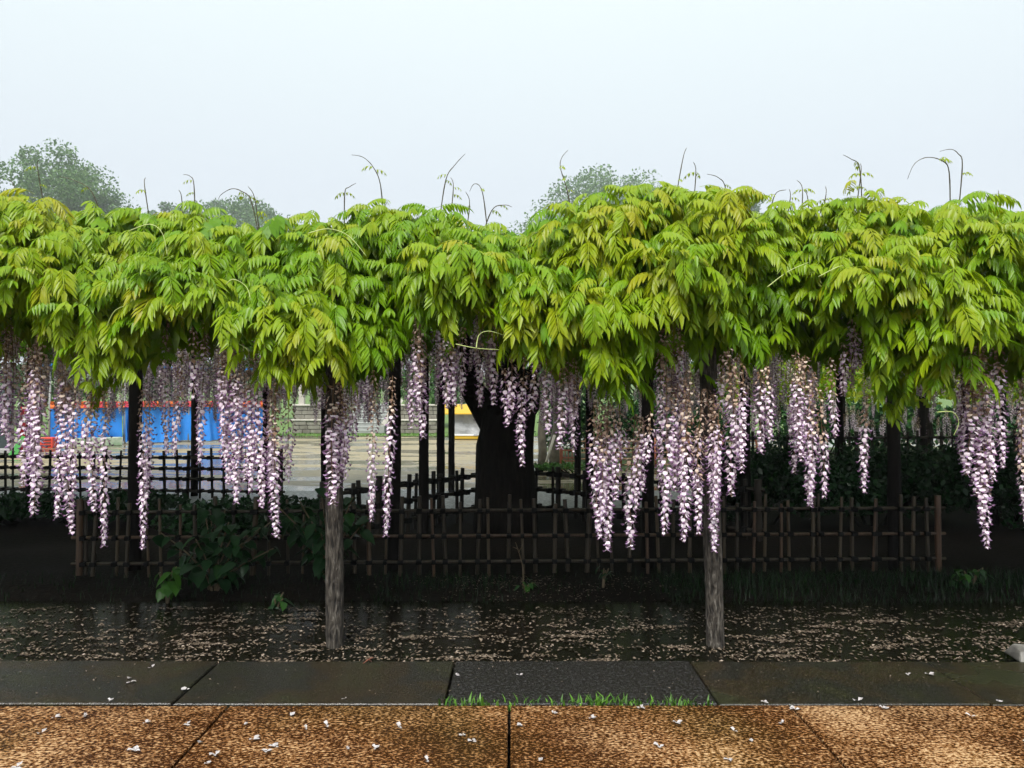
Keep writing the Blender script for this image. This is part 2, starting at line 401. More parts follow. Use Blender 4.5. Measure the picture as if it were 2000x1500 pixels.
def leaf_geo(seed, pairs=7, L=.33, a0=25, a1=-80, LL=.069, LW=.0222, droop=.7, detail=True):
    r = random.Random(seed); V = []; T = []
    def add(v, t):
        b = len(V); V.extend(v); T.extend([(b + i, b + j, b + k) for i, j, k in t])
    N = 14; p = Vector((0, 0, 0)); pts = [p.copy()]; tans = []
    tw = r.uniform(-.25, .25)
    for i in range(N):
        s = (i + .5) / N; a = math.radians(a0 + (a1 - a0) * s ** .85)
        t = Vector((math.sin(tw * s) * .6, math.cos(a), math.sin(a))).normalized(); tans.append(t)
        p = p + t * (L / N); pts.append(p.copy())
    def at(s):
        f = s * N; i = min(N - 1, int(f)); return pts[i].lerp(pts[i + 1], f - i), tans[i]
    # rachis
    if detail:
        rad = .0022
        ks = [0, 4, 8, 11, 14]
        for q in range(len(ks) - 1):
            a, b = pts[ks[q]], pts[ks[q + 1]]; sdv = Vector((1, 0, 0)); u = Vector((0, .5, .8))
            vv = [a + sdv * rad, a - sdv * rad, a + u * rad, b + sdv * rad, b - sdv * rad, b + u * rad]
            add(vv, [(0, 3, 5), (0, 5, 2), (1, 2, 5), (1, 5, 4)])
    for k in range(pairs):
        s = .20 + .74 * k / (pairs - 1); q, t = at(s)
        size = (.72 + .38 * math.sin(math.pi * min(1, .25 + .62 * k / (pairs - 1))))
        nr = Vector((0, -t.z, t.y)) if t.y >= 0 else Vector((0, t.z, -t.y))
        if nr.z < 0 and t.y > .3: nr = -nr
        for sd in (-1, 1):
            side = Vector((sd, 0, 0))
            d = t * (.55 + r.uniform(-.15, .15)) + side * (.78 + r.uniform(-.2, .2)) + Vector((0, 0, -1)) * (droop + r.uniform(-.2, .2))
            n = (nr * 1.0 + side * r.uniform(.3, .8) + Vector((r.uniform(-.2, .2), r.uniform(0, .4), .25)))
            v, tt = leaflet(q + side * .003, d, n, LL * size * r.uniform(.9, 1.1), LW * size * r.uniform(.9, 1.12), r.uniform(.12, .35), detail)
            add(v, tt)
    q, t = at(1.0); nr = Vector((0, -t.z, t.y))
    v, tt = leaflet(q, t + Vector((r.uniform(-.2, .2), 0, -.4)), nr + Vector((0, .3, 0)), LL * 1.08, LW * 1.1, .15, detail); add(v, tt)
    return np.array([tuple(x) for x in V], np.float32), np.array(T, np.int32)

HANG = [leaf_geo(100 + i, 7 + i % 3, .19 + .018 * (i % 4), 35 - 12 * (i % 3), -84, droop=.55) for i in range(7)]
ARCH = [leaf_geo(200 + i, 7 + i % 3, .185 + .016 * (i % 3), 50 - 10 * (i % 3), -35, LL=.062, LW=.0215, droop=1.2) for i in range(5)]
LOW = [leaf_geo(300 + i, 6, .33, 35, -60, LL=.135, LW=.062, droop=.8, detail=False) for i in range(4)]
TINY = [leaf_geo(400 + i, 3, .10, 30, -50, LL=.034, LW=.016, droop=1.0) for i in range(2)]
def leaf_meshes(geos, name='leaf'): return [mesh_np(name, v, t, M_LEAF, smooth=True) for v, t in geos]
HANG_ME, ARCH_ME, TINY_ME = leaf_meshes(HANG), leaf_meshes(ARCH), leaf_meshes(TINY)

# outline of the arbour's front, in photograph columns, turned into heights
LOWX = [-400, 0, 60, 150, 250, 290, 320, 370, 420, 480, 510, 600, 660, 760, 800, 840, 880, 925, 965, 1000, 1060, 1100, 1130, 1200, 1240, 1285, 1315, 1345, 1370, 1400, 1425, 1480, 1540, 1620, 1660, 1685, 1730, 1800, 1870, 1900, 1960, 2000, 2400]
LOWY = [700, 690, 670, 780, 790, 740, 645, 640, 680, 710, 775, 775, 795, 775, 680, 675, 655, 605, 620, 700, 735, 720, 785, 835, 845, 785, 670, 690, 765, 775, 700, 750, 725, 735, 665, 790, 835, 795, 800, 700, 690, 800, 780]
TOPX = [-400, 0, 100, 200, 250, 320, 400, 480, 560, 620, 700, 760, 860, 900, 940, 1000, 1050, 1100, 1180, 1250, 1340, 1400, 1480, 1560, 1620, 1680, 1740, 1820, 1900, 1960, 2000, 2400]
TOPY = [395, 398, 380, 398, 377, 382, 388, 397, 412, 398, 384, 377, 388, 415, 425, 425, 442, 405, 374, 364, 366, 388, 398, 402, 384, 364, 366, 388, 376, 392, 392, 390]
def zlow(X): return CAM_H + (HY - np.interp(1000 + X / 4.25 * F, LOWX, LOWY)) / F * 4.25
def ztop(X): return CAM_H + (HY - np.interp(1000 + X / 4.85 * F, TOPX, TOPY)) / F * 4.85

mounds = [(rnd.uniform(-3.9, 3.9), rnd.uniform(1.5, 2.6), rnd.uniform(.28, .46)) for _ in range(46)]
def mound(X, z):
    return max(0, max(1 - ((X - a) / c) ** 2 - ((z - b) / (c * .8)) ** 2 for a, b, c in mounds))

leaves = []            # (matrix, variant kind, index, tint, score)
def add_leaf(loc, az, tiltx, tilty, sc, kind, idx, tint, score):
    M = Matrix.Translation(loc) @ Euler((tiltx, tilty, az), 'XYZ').to_matrix().to_4x4() @ Matrix.Scale(sc, 4)
    leaves.append((M, kind, idx, tint, score))

vine_sticks = []
def spray(c, n, yellow, front=True, sc=1.0):
    th0 = rnd.uniform(0, 6.28)
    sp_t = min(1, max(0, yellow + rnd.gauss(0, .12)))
    for k in range(n):
        if front:
            az = math.pi + (-1.9 + 3.8 * (k + rnd.uniform(.1, .9)) / n)
        else:
            az = th0 + 6.283 * (k + rnd.uniform(0, .7)) / n
        top = front is False
        kind = 'A' if (rnd.random() < (.75 if top else .22)) else 'H'
        idx = rnd.randrange(5 if kind == 'A' else 7)
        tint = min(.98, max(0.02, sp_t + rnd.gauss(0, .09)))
        off = Vector((rnd.uniform(-.05, .05), rnd.uniform(-.05, .05), rnd.uniform(-.07, .07)))
        facing = max(0, math.cos(az - math.pi))
        add_leaf(c + off, az, rnd.uniform(-.25, .3), rnd.uniform(-.25, .25), sc * rnd.uniform(.72, 1.22), kind, idx, tint, c.y - .25 * facing)

nx = 48
for i in range(nx):
    for row in range(13):
        X = -3.95 + 7.9 * (i + .5 * (row % 2) + rnd.uniform(-.3, .3)) / nx
        t = min(1, max(0, (row + rnd.uniform(-.35, .35)) / 12))
        zt, zl = float(ztop(X)), float(zlow(X))
        z = zt - .115 - t * max(.15, (zt - zl - .115 - .14))
        prof = np.interp(t, [0, .12, .35, .6, 1], [4.85, 4.68, 4.42, 4.34, 4.42])
        Y = prof + .02 - .34 * mound(X, z) + rnd.uniform(-.07, .09)
        if mound(X, z) < .18 and rnd.random() < .5: continue
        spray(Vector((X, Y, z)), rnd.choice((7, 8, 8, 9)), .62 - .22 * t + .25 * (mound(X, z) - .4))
front_leaves = leaves; leaves = []
# inner fill behind the front face and the whole top
for _ in range(330):
    X = rnd.uniform(-4.3, 4.3); zt, zl = float(ztop(X)), float(zlow(X)); t = rnd.random()
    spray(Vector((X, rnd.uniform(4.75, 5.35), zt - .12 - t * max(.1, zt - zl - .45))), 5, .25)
fill_leaves = leaves; leaves = []
for _ in range(1500):
    X = rnd.uniform(-10.5, 10.5); Y = 4.75 + 8.6 * rnd.random() ** 1.25
    zt = float(ztop(X * 4.85 / max(4.85, min(Y, 6)))) if abs(X) < 4 else 2.62
    spray(Vector((X, Y, zt - .13 + rnd.uniform(-.10, .02) - .012 * (Y - 4.8))), 6, .62, False)
top_leaves = leaves; leaves = []
for _ in range(420):     # side parts of the arbour beyond the frame
    sgn = rnd.choice((-1, 1)); X = sgn * rnd.uniform(3.9, 10.5); zt = 2.62
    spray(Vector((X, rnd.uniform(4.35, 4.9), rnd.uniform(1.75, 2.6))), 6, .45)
for _ in range(420):     # shaded leaves hanging lower inside and along the back edge
    X = rnd.uniform(-10, 10); Y = rnd.uniform(5.4, 13.3)
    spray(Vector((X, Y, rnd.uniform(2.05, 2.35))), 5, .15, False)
side_leaves = leaves; leaves = []

# column, top, bottom, width factor, distance, spent kind
FR = [(20,655,880,1.2),(10,660,850,.9),(55,695,950,1.0),(82,668,1005,1.1),(72,690,940,.8),(130,690,1040,1.15),(148,760,960,.8),(178,775,1000,1.0),(205,775,1068,.85),
 (278,780,1068,.8),(291,790,972,.8),(325,640,885,.8),(355,700,890,.7),(375,660,780,.8),(400,640,905,.9),(432,680,945,1.0),(458,690,982,1.05),(446,700,900,1.0),(476,730,940,1.0),(498,700,990,1.0),(540,740,1048,1.05),(530,780,960,.8),
 (565,775,935,.9),(652,765,985,1.3),(664,790,950,1.0),(688,765,860,.9),(730,745,1018,.75),(767,755,1048,.85),(823,640,858,1.0),(816,640,800,.9),(862,690,795,.9),(886,680,790,.9),(905,660,770,.9),(938,615,795,.85),
 (963,618,790,.95),(985,740,832,.9),(1000,715,802,.9),(1025,715,910,.9),(1045,720,805,.9),(1070,720,848,.85),(1100,722,876,1.0),(1124,720,882,.8),(1160,800,1050,1.1),(1188,800,1075,1.1),(1176,810,1000,1.1),
 (1210,815,892,.9),(1240,830,1076,1.1),(1250,830,960,.9),(1270,825,902,.8),(1302,660,1040,1.1),(1318,650,930,1.3),(1335,760,1056,1.0),(1348,740,1005,1.0),(1365,850,1042,.85),(1380,780,1000,1.1),(1394,790,1078,1.0),
 (1424,700,905,1.1),(1440,715,970,1.1),(1488,740,886,1.0),(1497,735,860,.8),(1555,705,925,.9),(1572,715,988,1.1),(1560,720,900,.9),(1586,745,975,.8),(1602,780,972,.8),(1625,720,852,.8),(1648,690,772,.8),(1664,640,725,.9),(1672,630,720,.8),
 (1692,790,962,.85),(1895,700,965,1.2),(1910,690,1020,1.25),(1922,880,1070,.9),(1900,720,930,1.2),(1948,670,912,.95),(1995,820,1030,.9),(1992,760,900,.8),
 (785,440,490,.9),(1285,440,495,1.0),(1755,455,500,.8),(880,500,560,.8),(205,545,600,.9)]
FR += [(x + rnd.choice((-1, 1)) * rnd.uniform(7, 12), y0 + rnd.uniform(0, 20), y1 - rnd.uniform(20, 110), .85) for x, y0, y1, wf in FR if wf >= 1.0 and y1 - y0 > 150]
def clear_of_racemes(rec):
    M, kind, idx, tint, sc = rec
    p = M.translation; fwd = M.to_3x3() @ Vector((0, .10, -.13)); q = p + fwd
    x = 1000 + q.x / q.y * F; y = HY - (q.z - CAM_H) / q.y * F
    for xr, y0, y1, wf in FR:
        if abs(x - xr) < 26 and y > y0 - 5 and y0 > 560: return False
    return True
front_leaves = [r for r in front_leaves if clear_of_racemes(r) or rnd.random() < .08]

WLOC = Vector((-.06, 8.0, 0))
vine = empty('wisteria_vine', WLOC, 'old wisteria with black trunk, covering the arbour in leaves and long pale lilac racemes', 'wisteria')

def leaf_object(rec, parent, ploc):
    M, kind, idx, tint, _ = rec
    o = bpy.data.objects.new('leaf', (ARCH_ME if kind == 'A' else HANG_ME)[idx]); link(o, parent)
    o.matrix_local = Matrix.Translation(-ploc) @ M; o.color = (tint, tint, tint, 1)

def leaf_mass(name, recs, parent, ploc, low=False, rootmat=None):
    Vs = []; Ts = []; tn = []; b = 0
    for M, kind, idx, tint, _ in recs:
        v, t = LOW[idx % 4] if low else (ARCH if kind == 'A' else HANG)[idx]
        A = np.array(M, np.float32); vv = v @ A[:3, :3].T + A[:3, 3] - np.array(ploc, np.float32)
        Vs.append(vv); Ts.append(t + b); b += len(v); tn.append(np.full(len(v), tint, np.float32))
    me = mesh_np(name, np.concatenate(Vs), np.concatenate(Ts), rootmat or M_LEAFS, smooth=True, tint=np.concatenate(tn))
    o = bpy.data.objects.new(name, me); link(o, parent); tag(o, kind='stuff'); return o

def in_view(rec):
    p = rec[0].translation; x = 1000 + p.x / p.y * F; return -20 < x < 2020
vis = sorted([r for r in front_leaves if in_view(r)], key=lambda r: r[4] + rnd.uniform(-.1, .1))
keep = vis[:300]; ids = {id(r) for r in keep}
for r in keep: leaf_object(r, vine, WLOC)
leaf_mass('foliage', [r for r in front_leaves if id(r) not in ids] , vine, WLOC)
leaf_mass('shaded_foliage', fill_leaves + side_leaves, vine, WLOC, True)
near_top = [r for r in top_leaves if r[0].translation.y < 6.0 and abs(r[0].translation.x) < 4.5]
nt_ids = {id(r) for r in near_top}
leaf_mass('crown_foliage', near_top, vine, WLOC)
leaf_mass('far_crown_foliage', [r for r in top_leaves if id(r) not in nt_ids], vine, WLOC, True)

# trunk and limbs
def rel(pts, o=WLOC): return [Vector(p) - o for p in pts]
tb = MB(); T0 = [P(989, 1045, 8), P(989, 985, 8), P(988, 940, 8), P(988, 900, 8), P(988, 870, 8), P(990, 840, 8), P(992, 812, 8), P(990, 790, 8)]
tb.tube(rel(T0), [.37, .335, .318, .31, .295, .275, .275, .24], 18, 0, True, .10, 3)
tr_o = tb.build('trunk', M_BARK, vine)
LIMBS = [([P(975, 830, 8), P(950, 795, 8), P(925, 765, 7.95), P(915, 735, 7.8), P(925, 690, 7.5), P(880, 640, 6.8), P(820, 600, 6.0)], [.19, .17, .13, .11, .1, .08, .05]),
         ([P(1005, 835, 8), P(1025, 812, 8), P(1040, 795, 8.05), P(1042, 765, 8.1), P(1035, 730, 8.1), P(1080, 680, 7.6), P(1200, 600, 6.6)], [.15, .10, .075, .075, .07, .06, .05]),
         ([P(990, 800, 8), P(985, 760, 8), P(975, 720, 8.2), P(960, 680, 8.8), P(860, 650, 10)], [.22, .18, .14, .11, .06]),
         ([P(1000, 800, 8), P(1010, 750, 7.9), P(1000, 710, 7.6), P(985, 660, 7.0), P(1050, 600, 6.0), P(1150, 540, 5.2)], [.18, .14, .11, .09, .07, .04])]
for i, (pp, rr) in enumerate(LIMBS):
    l = MB(); l.tube(rel(pp), rr, 10, 0, True, .12, 20 + i); l.build('limb', M_BARK, vine)
for i in range(26):      # branches lying on the trellis
    a = i / 26 * 6.283; q = [WLOC + Vector((0, 0, 2.15))]
    for k in range(1, 6):
        q.append(WLOC + Vector((math.cos(a) * k * 1.25 + rnd.uniform(-.2, .2), math.sin(a) * k * .62 + rnd.uniform(-.15, .15), 2.15 + rnd.uniform(-.05, .12))))
    l = MB(); l.tube(rel(q), [.07, .055, .045, .035, .025, .015], 6, 0, True, .1, 50 + i); l.build('branch', M_BARK, vine)

# ------------------------------------------------------------------ racemes
def raceme_geo(seed, L, W, spent=.35, dens=200, brown=.5):
    r = random.Random(seed); V = []; T = []; C = []
    def add(v, t, c):
        b = len(V); V.extend([tuple(q) for q in v]); T.extend([(b + i, b + j, b + k) for i, j, k in t]); C.extend([c] * len(v) if not isinstance(c, list) else c)
    # stem with a gentle sway
    ph, am = r.uniform(0, 6), r.uniform(.004, .014)
    def axis(s): return Vector((math.sin(s * 4 + ph) * am - math.sin(ph) * am, math.cos(s * 3 + ph) * am - math.cos(ph) * am, -s * L))
    sr = .0024; K = 9
    for k in range(K):
        a, b = axis(k / K), axis((k + 1) / K)
        ring = lambda p: [p + Vector((sr, 0, 0)), p + Vector((-sr * .5, sr * .87, 0)), p + Vector((-sr * .5, -sr * .87, 0))]
        add(ring(a) + ring(b), [(0, 1, 4), (0, 4, 3), (1, 2, 5), (1, 5, 4), (2, 0, 3), (2, 3, 5)], (.22, .14, .07))
    n = int(L * dens); g = 2.39996
    for k in range(n):
        s = (k + r.uniform(-.4, .4)) / n; s = min(.995, max(.0, s))
        if s < spent and r.random() < .22: continue
        an = k * g + r.uniform(-.5, .5)
        prof = np.interp(s, [0, .12, .38, .65, .85, 1], [.55, .85, 1.0, .86, .55, .30])
        R = W * .5 * prof * r.uniform(.72, 1.1)
        o = Vector((math.cos(an), math.sin(an), 0)); c = axis(s) + o * R + Vector((0, 0, -r.uniform(0, .012)))
        # pedicel
        a = axis(max(0, s - .012 / L)); side = Vector((-o.y, o.x, 0)) * .0011
        add([a + side, a - side, c], [(0, 1, 2)], (.26, .15, .09) if s < spent else (.30, .20, .22))
        f = np.interp(s, [0, .18, spent, spent + .2, .9, 1], [.62, .72, .86, 1.0, .95, .55]) * r.uniform(.85, 1.15)
        w_ = .0150 * f; h_ = .0160 * f
        nrm = (o * r.uniform(.5, 1.0) + Vector((0, 0, r.uniform(-.1, .75))) + Vector((r.uniform(-.35, .35), r.uniform(-.35, .35), 0))).normalized()
        u = Vector((0, 0, 1)).cross(nrm)
        u = u.normalized() if u.length > .01 else Vector((1, 0, 0)); v = nrm.cross(u)
        # banner petal: cupped, notched at the top
        young = s > spent + r.uniform(-.1, .12)
        if young:
            wv = r.uniform(0, 1); bc = (.93 - .05 * wv, .84 - .11 * wv, .89 - .05 * wv); kc = (.30, .16, .30) if r.random() < .7 else (.52, .34, .58)
        else:
            bc = (.78, .64, .52) if r.random() < .6 else (.60, .44, .33)
            if r.random() < brown * .45: bc = (.30, .19, .12)
            kc = (.34, .22, .20)
        b0 = c - nrm * .003
        pet = [b0 - v * h_ * .75, b0 + u * w_ * .85 - v * h_ * .2 + nrm * .003, b0 + u * w_ * .75 + v * h_ * .62 - nrm * .001, b0 + v * h_ * .72 - nrm * .004,
               b0 - u * w_ * .75 + v * h_ * .62 - nrm * .001, b0 - u * w_ * .85 - v * h_ * .2 + nrm * .003, b0 + nrm * .0045]
        add(pet, [(6, 0, 1), (6, 1, 2), (6, 2, 3), (6, 3, 4), (6, 4, 5), (6, 5, 0)], bc)
        # keel and wings below, lilac darkened to paint the shaded gaps between florets
        kb = c - v * h_ * .5
        ku = w_ * .42
        add([kb + u * ku, kb - u * ku, kb + nrm * .016 * f - v * h_ * .75, kb - v * h_ * .9], [(0, 2, 1), (0, 3, 2), (1, 2, 3)], kc)
    return np.array(V, np.float32), np.array(T, np.int32), np.array(C, np.float32)

RLEN = [.22, .30, .36, .44, .52, .60, .68, .76, .86, .98]
RAC = []
for i, L in enumerate(RLEN):
    for q in range(2):
        g = raceme_geo(900 + i * 7 + q, L, .062 + .012 * q, [.22, .42][q], 150)
        RAC.append((L, g, mesh_np('flower_raceme', g[0], g[1], M_FLOWER, col=g[2])))
def put_raceme(p, L, parent, ploc, rz=None, sw=1.0, q=None):
    q = rnd.randrange(2) if q is None else q
    k = min(range(len(RLEN)), key=lambda j: abs(RLEN[j] - L)); me = RAC[k * 2 + q][2]
    o = bpy.data.objects.new('flower_raceme', me); link(o, parent); o.location = Vector(p) - ploc
    o.rotation_euler = (rnd.uniform(-.045, .045), rnd.uniform(-.045, .045), rnd.uniform(0, 6.28) if rz is None else rz)
    o.scale = (sw, sw, L / RLEN[k]); return o

for x, y0, y1, wf in FR:
    d = 4.24 if y0 > 560 else 4.60
    d += rnd.uniform(-.04, .10)
    if y0 < 660: d += .10
    L = (y1 - y0) / F * d
    lift = .06
    p = P(x, y0, d); p.z += lift
    put_raceme(p, L + lift, vine, WLOC, sw=wf * .98)
nr_ = len(FR)
back = []
for _ in range(300 - nr_):
    u = rnd.random()
    Y = 5.0 + 8.0 * u; X = rnd.uniform(-.74, .74) * Y
    x = 1000 + X / Y * F
    yb = rnd.uniform(770, 835) if 560 < x < 1060 else (rnd.uniform(740, 830) if x < 560 else rnd.uniform(735, 815))
    if Y < 6: yb = rnd.uniform(700, 790)
    if 905 < x < 1070 and Y < 8.6: yb = rnd.uniform(690, 770)
    zb = CAM_H + (HY - yb) / F * Y; L = rnd.uniform(.35, .95)
    if zb + L > 2.35: L = max(.22, 2.35 - zb)
    put_raceme((X, Y, zb + L), L, vine, WLOC, sw=1.0)
# the rest of the hanging flowers far under the roof
Vs, Ts, Cs, b = [], [], [], 0
for _ in range(340):
    Y = rnd.uniform(6.5, 13.4); X = rnd.uniform(-.62, .40) * Y; L, g, _m = RAC[rnd.randrange(8, 18)]
    zb = CAM_H + (HY - (rnd.uniform(690, 765) if (abs(X / Y + .008) < .06 and Y < 8.8) else rnd.uniform(725, 826))) / F * Y
    a = rnd.uniform(0, 6.28); R = np.array([[math.cos(a), -math.sin(a), 0], [math.sin(a), math.cos(a), 0], [0, 0, 1]], np.float32)
    v = g[0] @ R.T + np.array((X - WLOC.x, Y - WLOC.y, zb + L), np.float32)
    Vs.append(v); Ts.append(g[1] + b); Cs.append(g[2]); b += len(v)
o = bpy.data.objects.new('distant_racemes', mesh_np('distant_racemes', np.concatenate(Vs), np.concatenate(Ts), M_FLOWER, col=np.concatenate(Cs))); link(o, vine); tag(o, kind='stuff')

# young shoots and tendrils
def smooth_path(pts, n=5):
    pts = [Vector(p) for p in pts]; out = []
    for i in range(len(pts) - 1):
        p0, p1, p2, p3 = pts[max(0, i-1)], pts[i], pts[i+1], pts[min(len(pts)-1, i+2)]
        for k in range(n):
            t = k / n
            out.append(.5 * ((2*p1) + (p2-p0)*t + (2*p0-5*p1+4*p2-p3)*t*t + (3*p1-p0-3*p2+p3)*t**3))
    out.append(pts[-1]); return out
SHOOTS = [[(747,405),(742,360),(728,325),(708,305),(685,300)],[(855,400),(870,350),(888,320),(908,298)],[(668,405),(672,375),(680,364),(694,356)],[(876,405),(885,365),(880,345)],
 [(954,435),(945,390),(937,362),(925,358),(917,372)],[(903,450),(917,400),(909,373)],[(1127,415),(1108,370),(1095,325),(1098,305),(1110,291)],[(1320,372),(1335,310),(1343,286)],[(1358,375),(1361,335),(1356,314)],
 [(1438,440),(1420,370),(1405,345),(1383,338)],[(1694,365),(1682,325),(1665,308),(1650,300)],[(1682,365),(1685,335),(1684,317)],[(1868,385),(1858,335),(1845,312),(1815,305),(1790,318),(1776,348)],
 [(1883,385),(1884,320),(1876,298),(1862,289),(1840,293)],[(1571,415),(1570,370),(1559,350)],[(1505,405),(1515,380),(1538,369)],[(373,410),(376,360),(368,342),(355,339)],[(283,393),(279,360),(281,345)],
 [(351,415),(352,385),(346,369)],[(499,420),(488,390),(470,372),(450,367),(430,378),(424,388)],[(500,415),(495,385),(482,362)],[(1590,410),(1580,385),(1573,370)],[(1948,410),(1953,385),(1954,370)],[(935,440),(960,410),(985,399),(1000,403)],
 [(30,395),(25,365),(8,345)],[(78,390),(72,345),(68,318),(72,309)],[(190,392),(175,372),(140,350),(112,343)],[(1540,405),(1546,385),(1544,368)],[(1612,395),(1616,378),(1615,362)]]
for q in SHOOTS:
    d = 4.85 + rnd.uniform(-.1, .2)
    pp = []
    dz = rnd.uniform(-.12, .12)
    for i, (x, y) in enumerate(q): pp.append(P(x, y, d + dz * i / len(q)))
    pp[0] = pp[0] + Vector((0, .05, -.12))
    pp = smooth_path(pp); n = len(pp)
    m = MB(); m.tube(rel(pp), [.0042 * (1 - .72 * i / n) * (1.25 if i % 4 == 0 else 1) for i in range(n)], 5); so = m.build('young_shoot', M_SHOOT, vine)
    for k in range(rnd.choice((1, 2, 2, 3))):
        i = rnd.randrange(n // 5, max(n // 5 + 1, int(n * .6)))
        lo = bpy.data.objects.new('young_leaf', TINY_ME[k % 2]); link(lo, so); lo.location = pp[i] - WLOC
        lo.rotation_euler = (0, 0, rnd.uniform(0, 6.28)); lo.scale = (rnd.uniform(.45, .8),) * 3; lo.color = (.75,) * 3 + (1,)
for q in [[(205,645),(225,605),(270,595),(320,605),(360,622)],[(440,555),(455,545),(480,560),(490,590)],[(890,672),(930,680),(975,683)],[(930,680),(935,655),(950,647),(970,650),(1020,667)],
          [(1830,805),(1860,805),(1872,825),(1862,850)],[(1600,540),(1640,520),(1670,515)],[(600,455),(640,446),(680,460),(715,500)],[(500,610),(540,640),(580,655)],[(460,668),(480,680),(486,690)],[(1170,690),(1190,665),(1195,660)],[(1500,560),(1540,530),(1580,512)],[(250,450),(290,437),(315,455),(325,500)]]:
    pp = smooth_path([P(x, y, 4.0 + rnd.uniform(0, .06)) for x, y in q]); n = len(pp)
    m = MB(); m.tube(rel(pp), [.0030 * (1 - .55 * i / n) for i in range(n)], 5); m.build('tendril', M_TENDRIL, vine)

# ------------------------------------------------------------------ arbour (posts and poles)
arb = empty('arbour', (0, 8, 0), 'timber arbour of log posts and bamboo poles carrying the wisteria', 'arbour')
AL = Vector((0, 8, 0))
def log_post(x0, y0, d, xt, r, m, h=2.18, z0=-.16, seed=0):
    a = P(x0, y0, d); a.z = z0; t = P(xt, 700, d); dirv = Vector((t.x - a.x, 0, t.z - P(x0, y0, d).z))
    mb = MB(); N = 48; pts = []; rr = random.Random(seed)
    for i in range(N + 1):
        z = z0 + (h - z0) * i / N
        pts.append(Vector((a.x + (t.x - a.x) * (z / max(.5, t.z)) + rr.uniform(-.0015, .0015), d + rr.uniform(-.0015, .0015), z)))
    mb.tube(rel(pts, AL), [r * (1.06 - .10 * i / N) for i in range(N + 1)], 20, 0, True, .05, seed)
    return mb.build('post', m, arb)
p1 = log_post(656, 1262, 4.50, 652, .050, M_POST, seed=1); p2 = log_post(1395, 1262, 4.50, 1382, .050, M_POST, seed=2)
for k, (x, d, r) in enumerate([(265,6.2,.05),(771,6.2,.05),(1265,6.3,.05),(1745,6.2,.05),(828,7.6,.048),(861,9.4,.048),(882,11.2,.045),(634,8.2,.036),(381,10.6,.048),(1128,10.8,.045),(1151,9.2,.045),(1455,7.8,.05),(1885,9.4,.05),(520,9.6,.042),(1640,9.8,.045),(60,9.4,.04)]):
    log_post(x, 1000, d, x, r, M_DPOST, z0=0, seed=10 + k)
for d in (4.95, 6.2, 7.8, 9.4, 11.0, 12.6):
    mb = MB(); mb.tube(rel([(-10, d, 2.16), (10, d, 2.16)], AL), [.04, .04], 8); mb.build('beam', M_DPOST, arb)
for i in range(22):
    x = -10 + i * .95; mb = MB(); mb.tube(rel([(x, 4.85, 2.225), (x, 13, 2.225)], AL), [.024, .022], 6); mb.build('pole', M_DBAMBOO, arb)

# ------------------------------------------------------------------ bamboo fences
def bamboo_mesh(name, m, nodes=4, r=1.0, n=8):
    """unit-height culm along +Z with raised nodes"""
    zs = [0]; rs = [1.0]
    for k in range(nodes):
        z = (k + .6) / nodes; zs += [z - .012, z, z + .012]; rs += [.98, 1.16, .98]
    zs.append(1.0); rs.append(.95)
    mb = MB(); mb.tube([(0, 0, z) for z in zs], [q * r for q in rs], n); return mb.mesh(name, m)
def place_along(o, a, b, r):
    """unit culm stretched from a to b with radius r"""
    v = Vector(b) - Vector(a); o.location = a; o.rotation_mode = 'QUATERNION'
    o.rotation_quaternion = Vector((0, 0, 1)).rotation_difference(v.normalized()); o.scale = (r, r, v.length)

UPR = [bamboo_mesh('upright', M_BAMBOO, 2 + i) for i in range(3)]; UPRD = [bamboo_mesh('upright', M_DBAMBOO, 2 + i) for i in range(3)]
RAIL = bamboo_mesh('rail', M_BAMBOO, 11); RAILD = bamboo_mesh('rail', M_DBAMBOO, 11)
def fence(label, A, B, H, rails, step, r, dark=False, group=None, seed=0, xs=None, hj=.03, endposts=True):
    rr = random.Random(seed); A = Vector(A); B = Vector(B); L = (B - A).length; root = empty('bamboo_fence', A, label, 'fence', group)
    ups, rl = (UPRD, RAILD) if dark else (UPR, RAIL); dv = (B - A).normalized(); nrm = Vector((dv.y, -dv.x, 0))
    if nrm.y > 0: nrm = -nrm
    ts = xs if xs is not None else [step * (i + .5) + rr.uniform(-.22, .22) * step for i in range(int(L / step))]
    tie = MB()
    for i, t in enumerate(ts):
        rad = r * rr.uniform(.75, 1.25) * (1.35 if i % 7 == 3 else 1)
        o = bpy.data.objects.new('upright', ups[rr.randrange(3)]); link(o, root)
        sgn = 1 if i % 2 else -1
        a = dv * t + nrm * sgn * r * 1.6; b = a + dv * rr.uniform(-.03, .03) + Vector((0, 0, H + rr.uniform(-hj, hj * 1.6)))
        a.z = -.06; place_along(o, a, b, rad)
        for z in rails:
            c = dv * (t + (b - a).dot(dv) * z / H) + Vector((0, 0, z)); tie.box(c, (rad * 2.6, r * 6.2, r * 2.6), 0, .004, Matrix.Rotation(math.atan2(dv.y, dv.x), 3, 'Z'))
    for z in rails:
        o = bpy.data.objects.new('rail', rl); link(o, root); place_along(o, Vector((0, 0, z + rr.uniform(-.006, .006))) - dv * .06, B - A + Vector((0, 0, z + rr.uniform(-.006, .006))) + dv * .06, r * .95)
    for t in ((0, L) if endposts else ()):
        o = bpy.data.objects.new('fence_post', ups[0]); link(o, root); place_along(o, dv * t + Vector((0, 0, -.08)), dv * t + Vector((0, 0, H + .03)), r * 1.9)
    o = tie.build('twine_ties', M_TWINE, root); tag(o, kind='stuff')
    return root
zb = .0
FY = 5.95
def xs_from(cols, d, x0): return [(c - 1000) / F * d - x0 for c in cols]
X0, X1 = (158 - 1000) / F * FY, (1860 - 1000) / F * FY
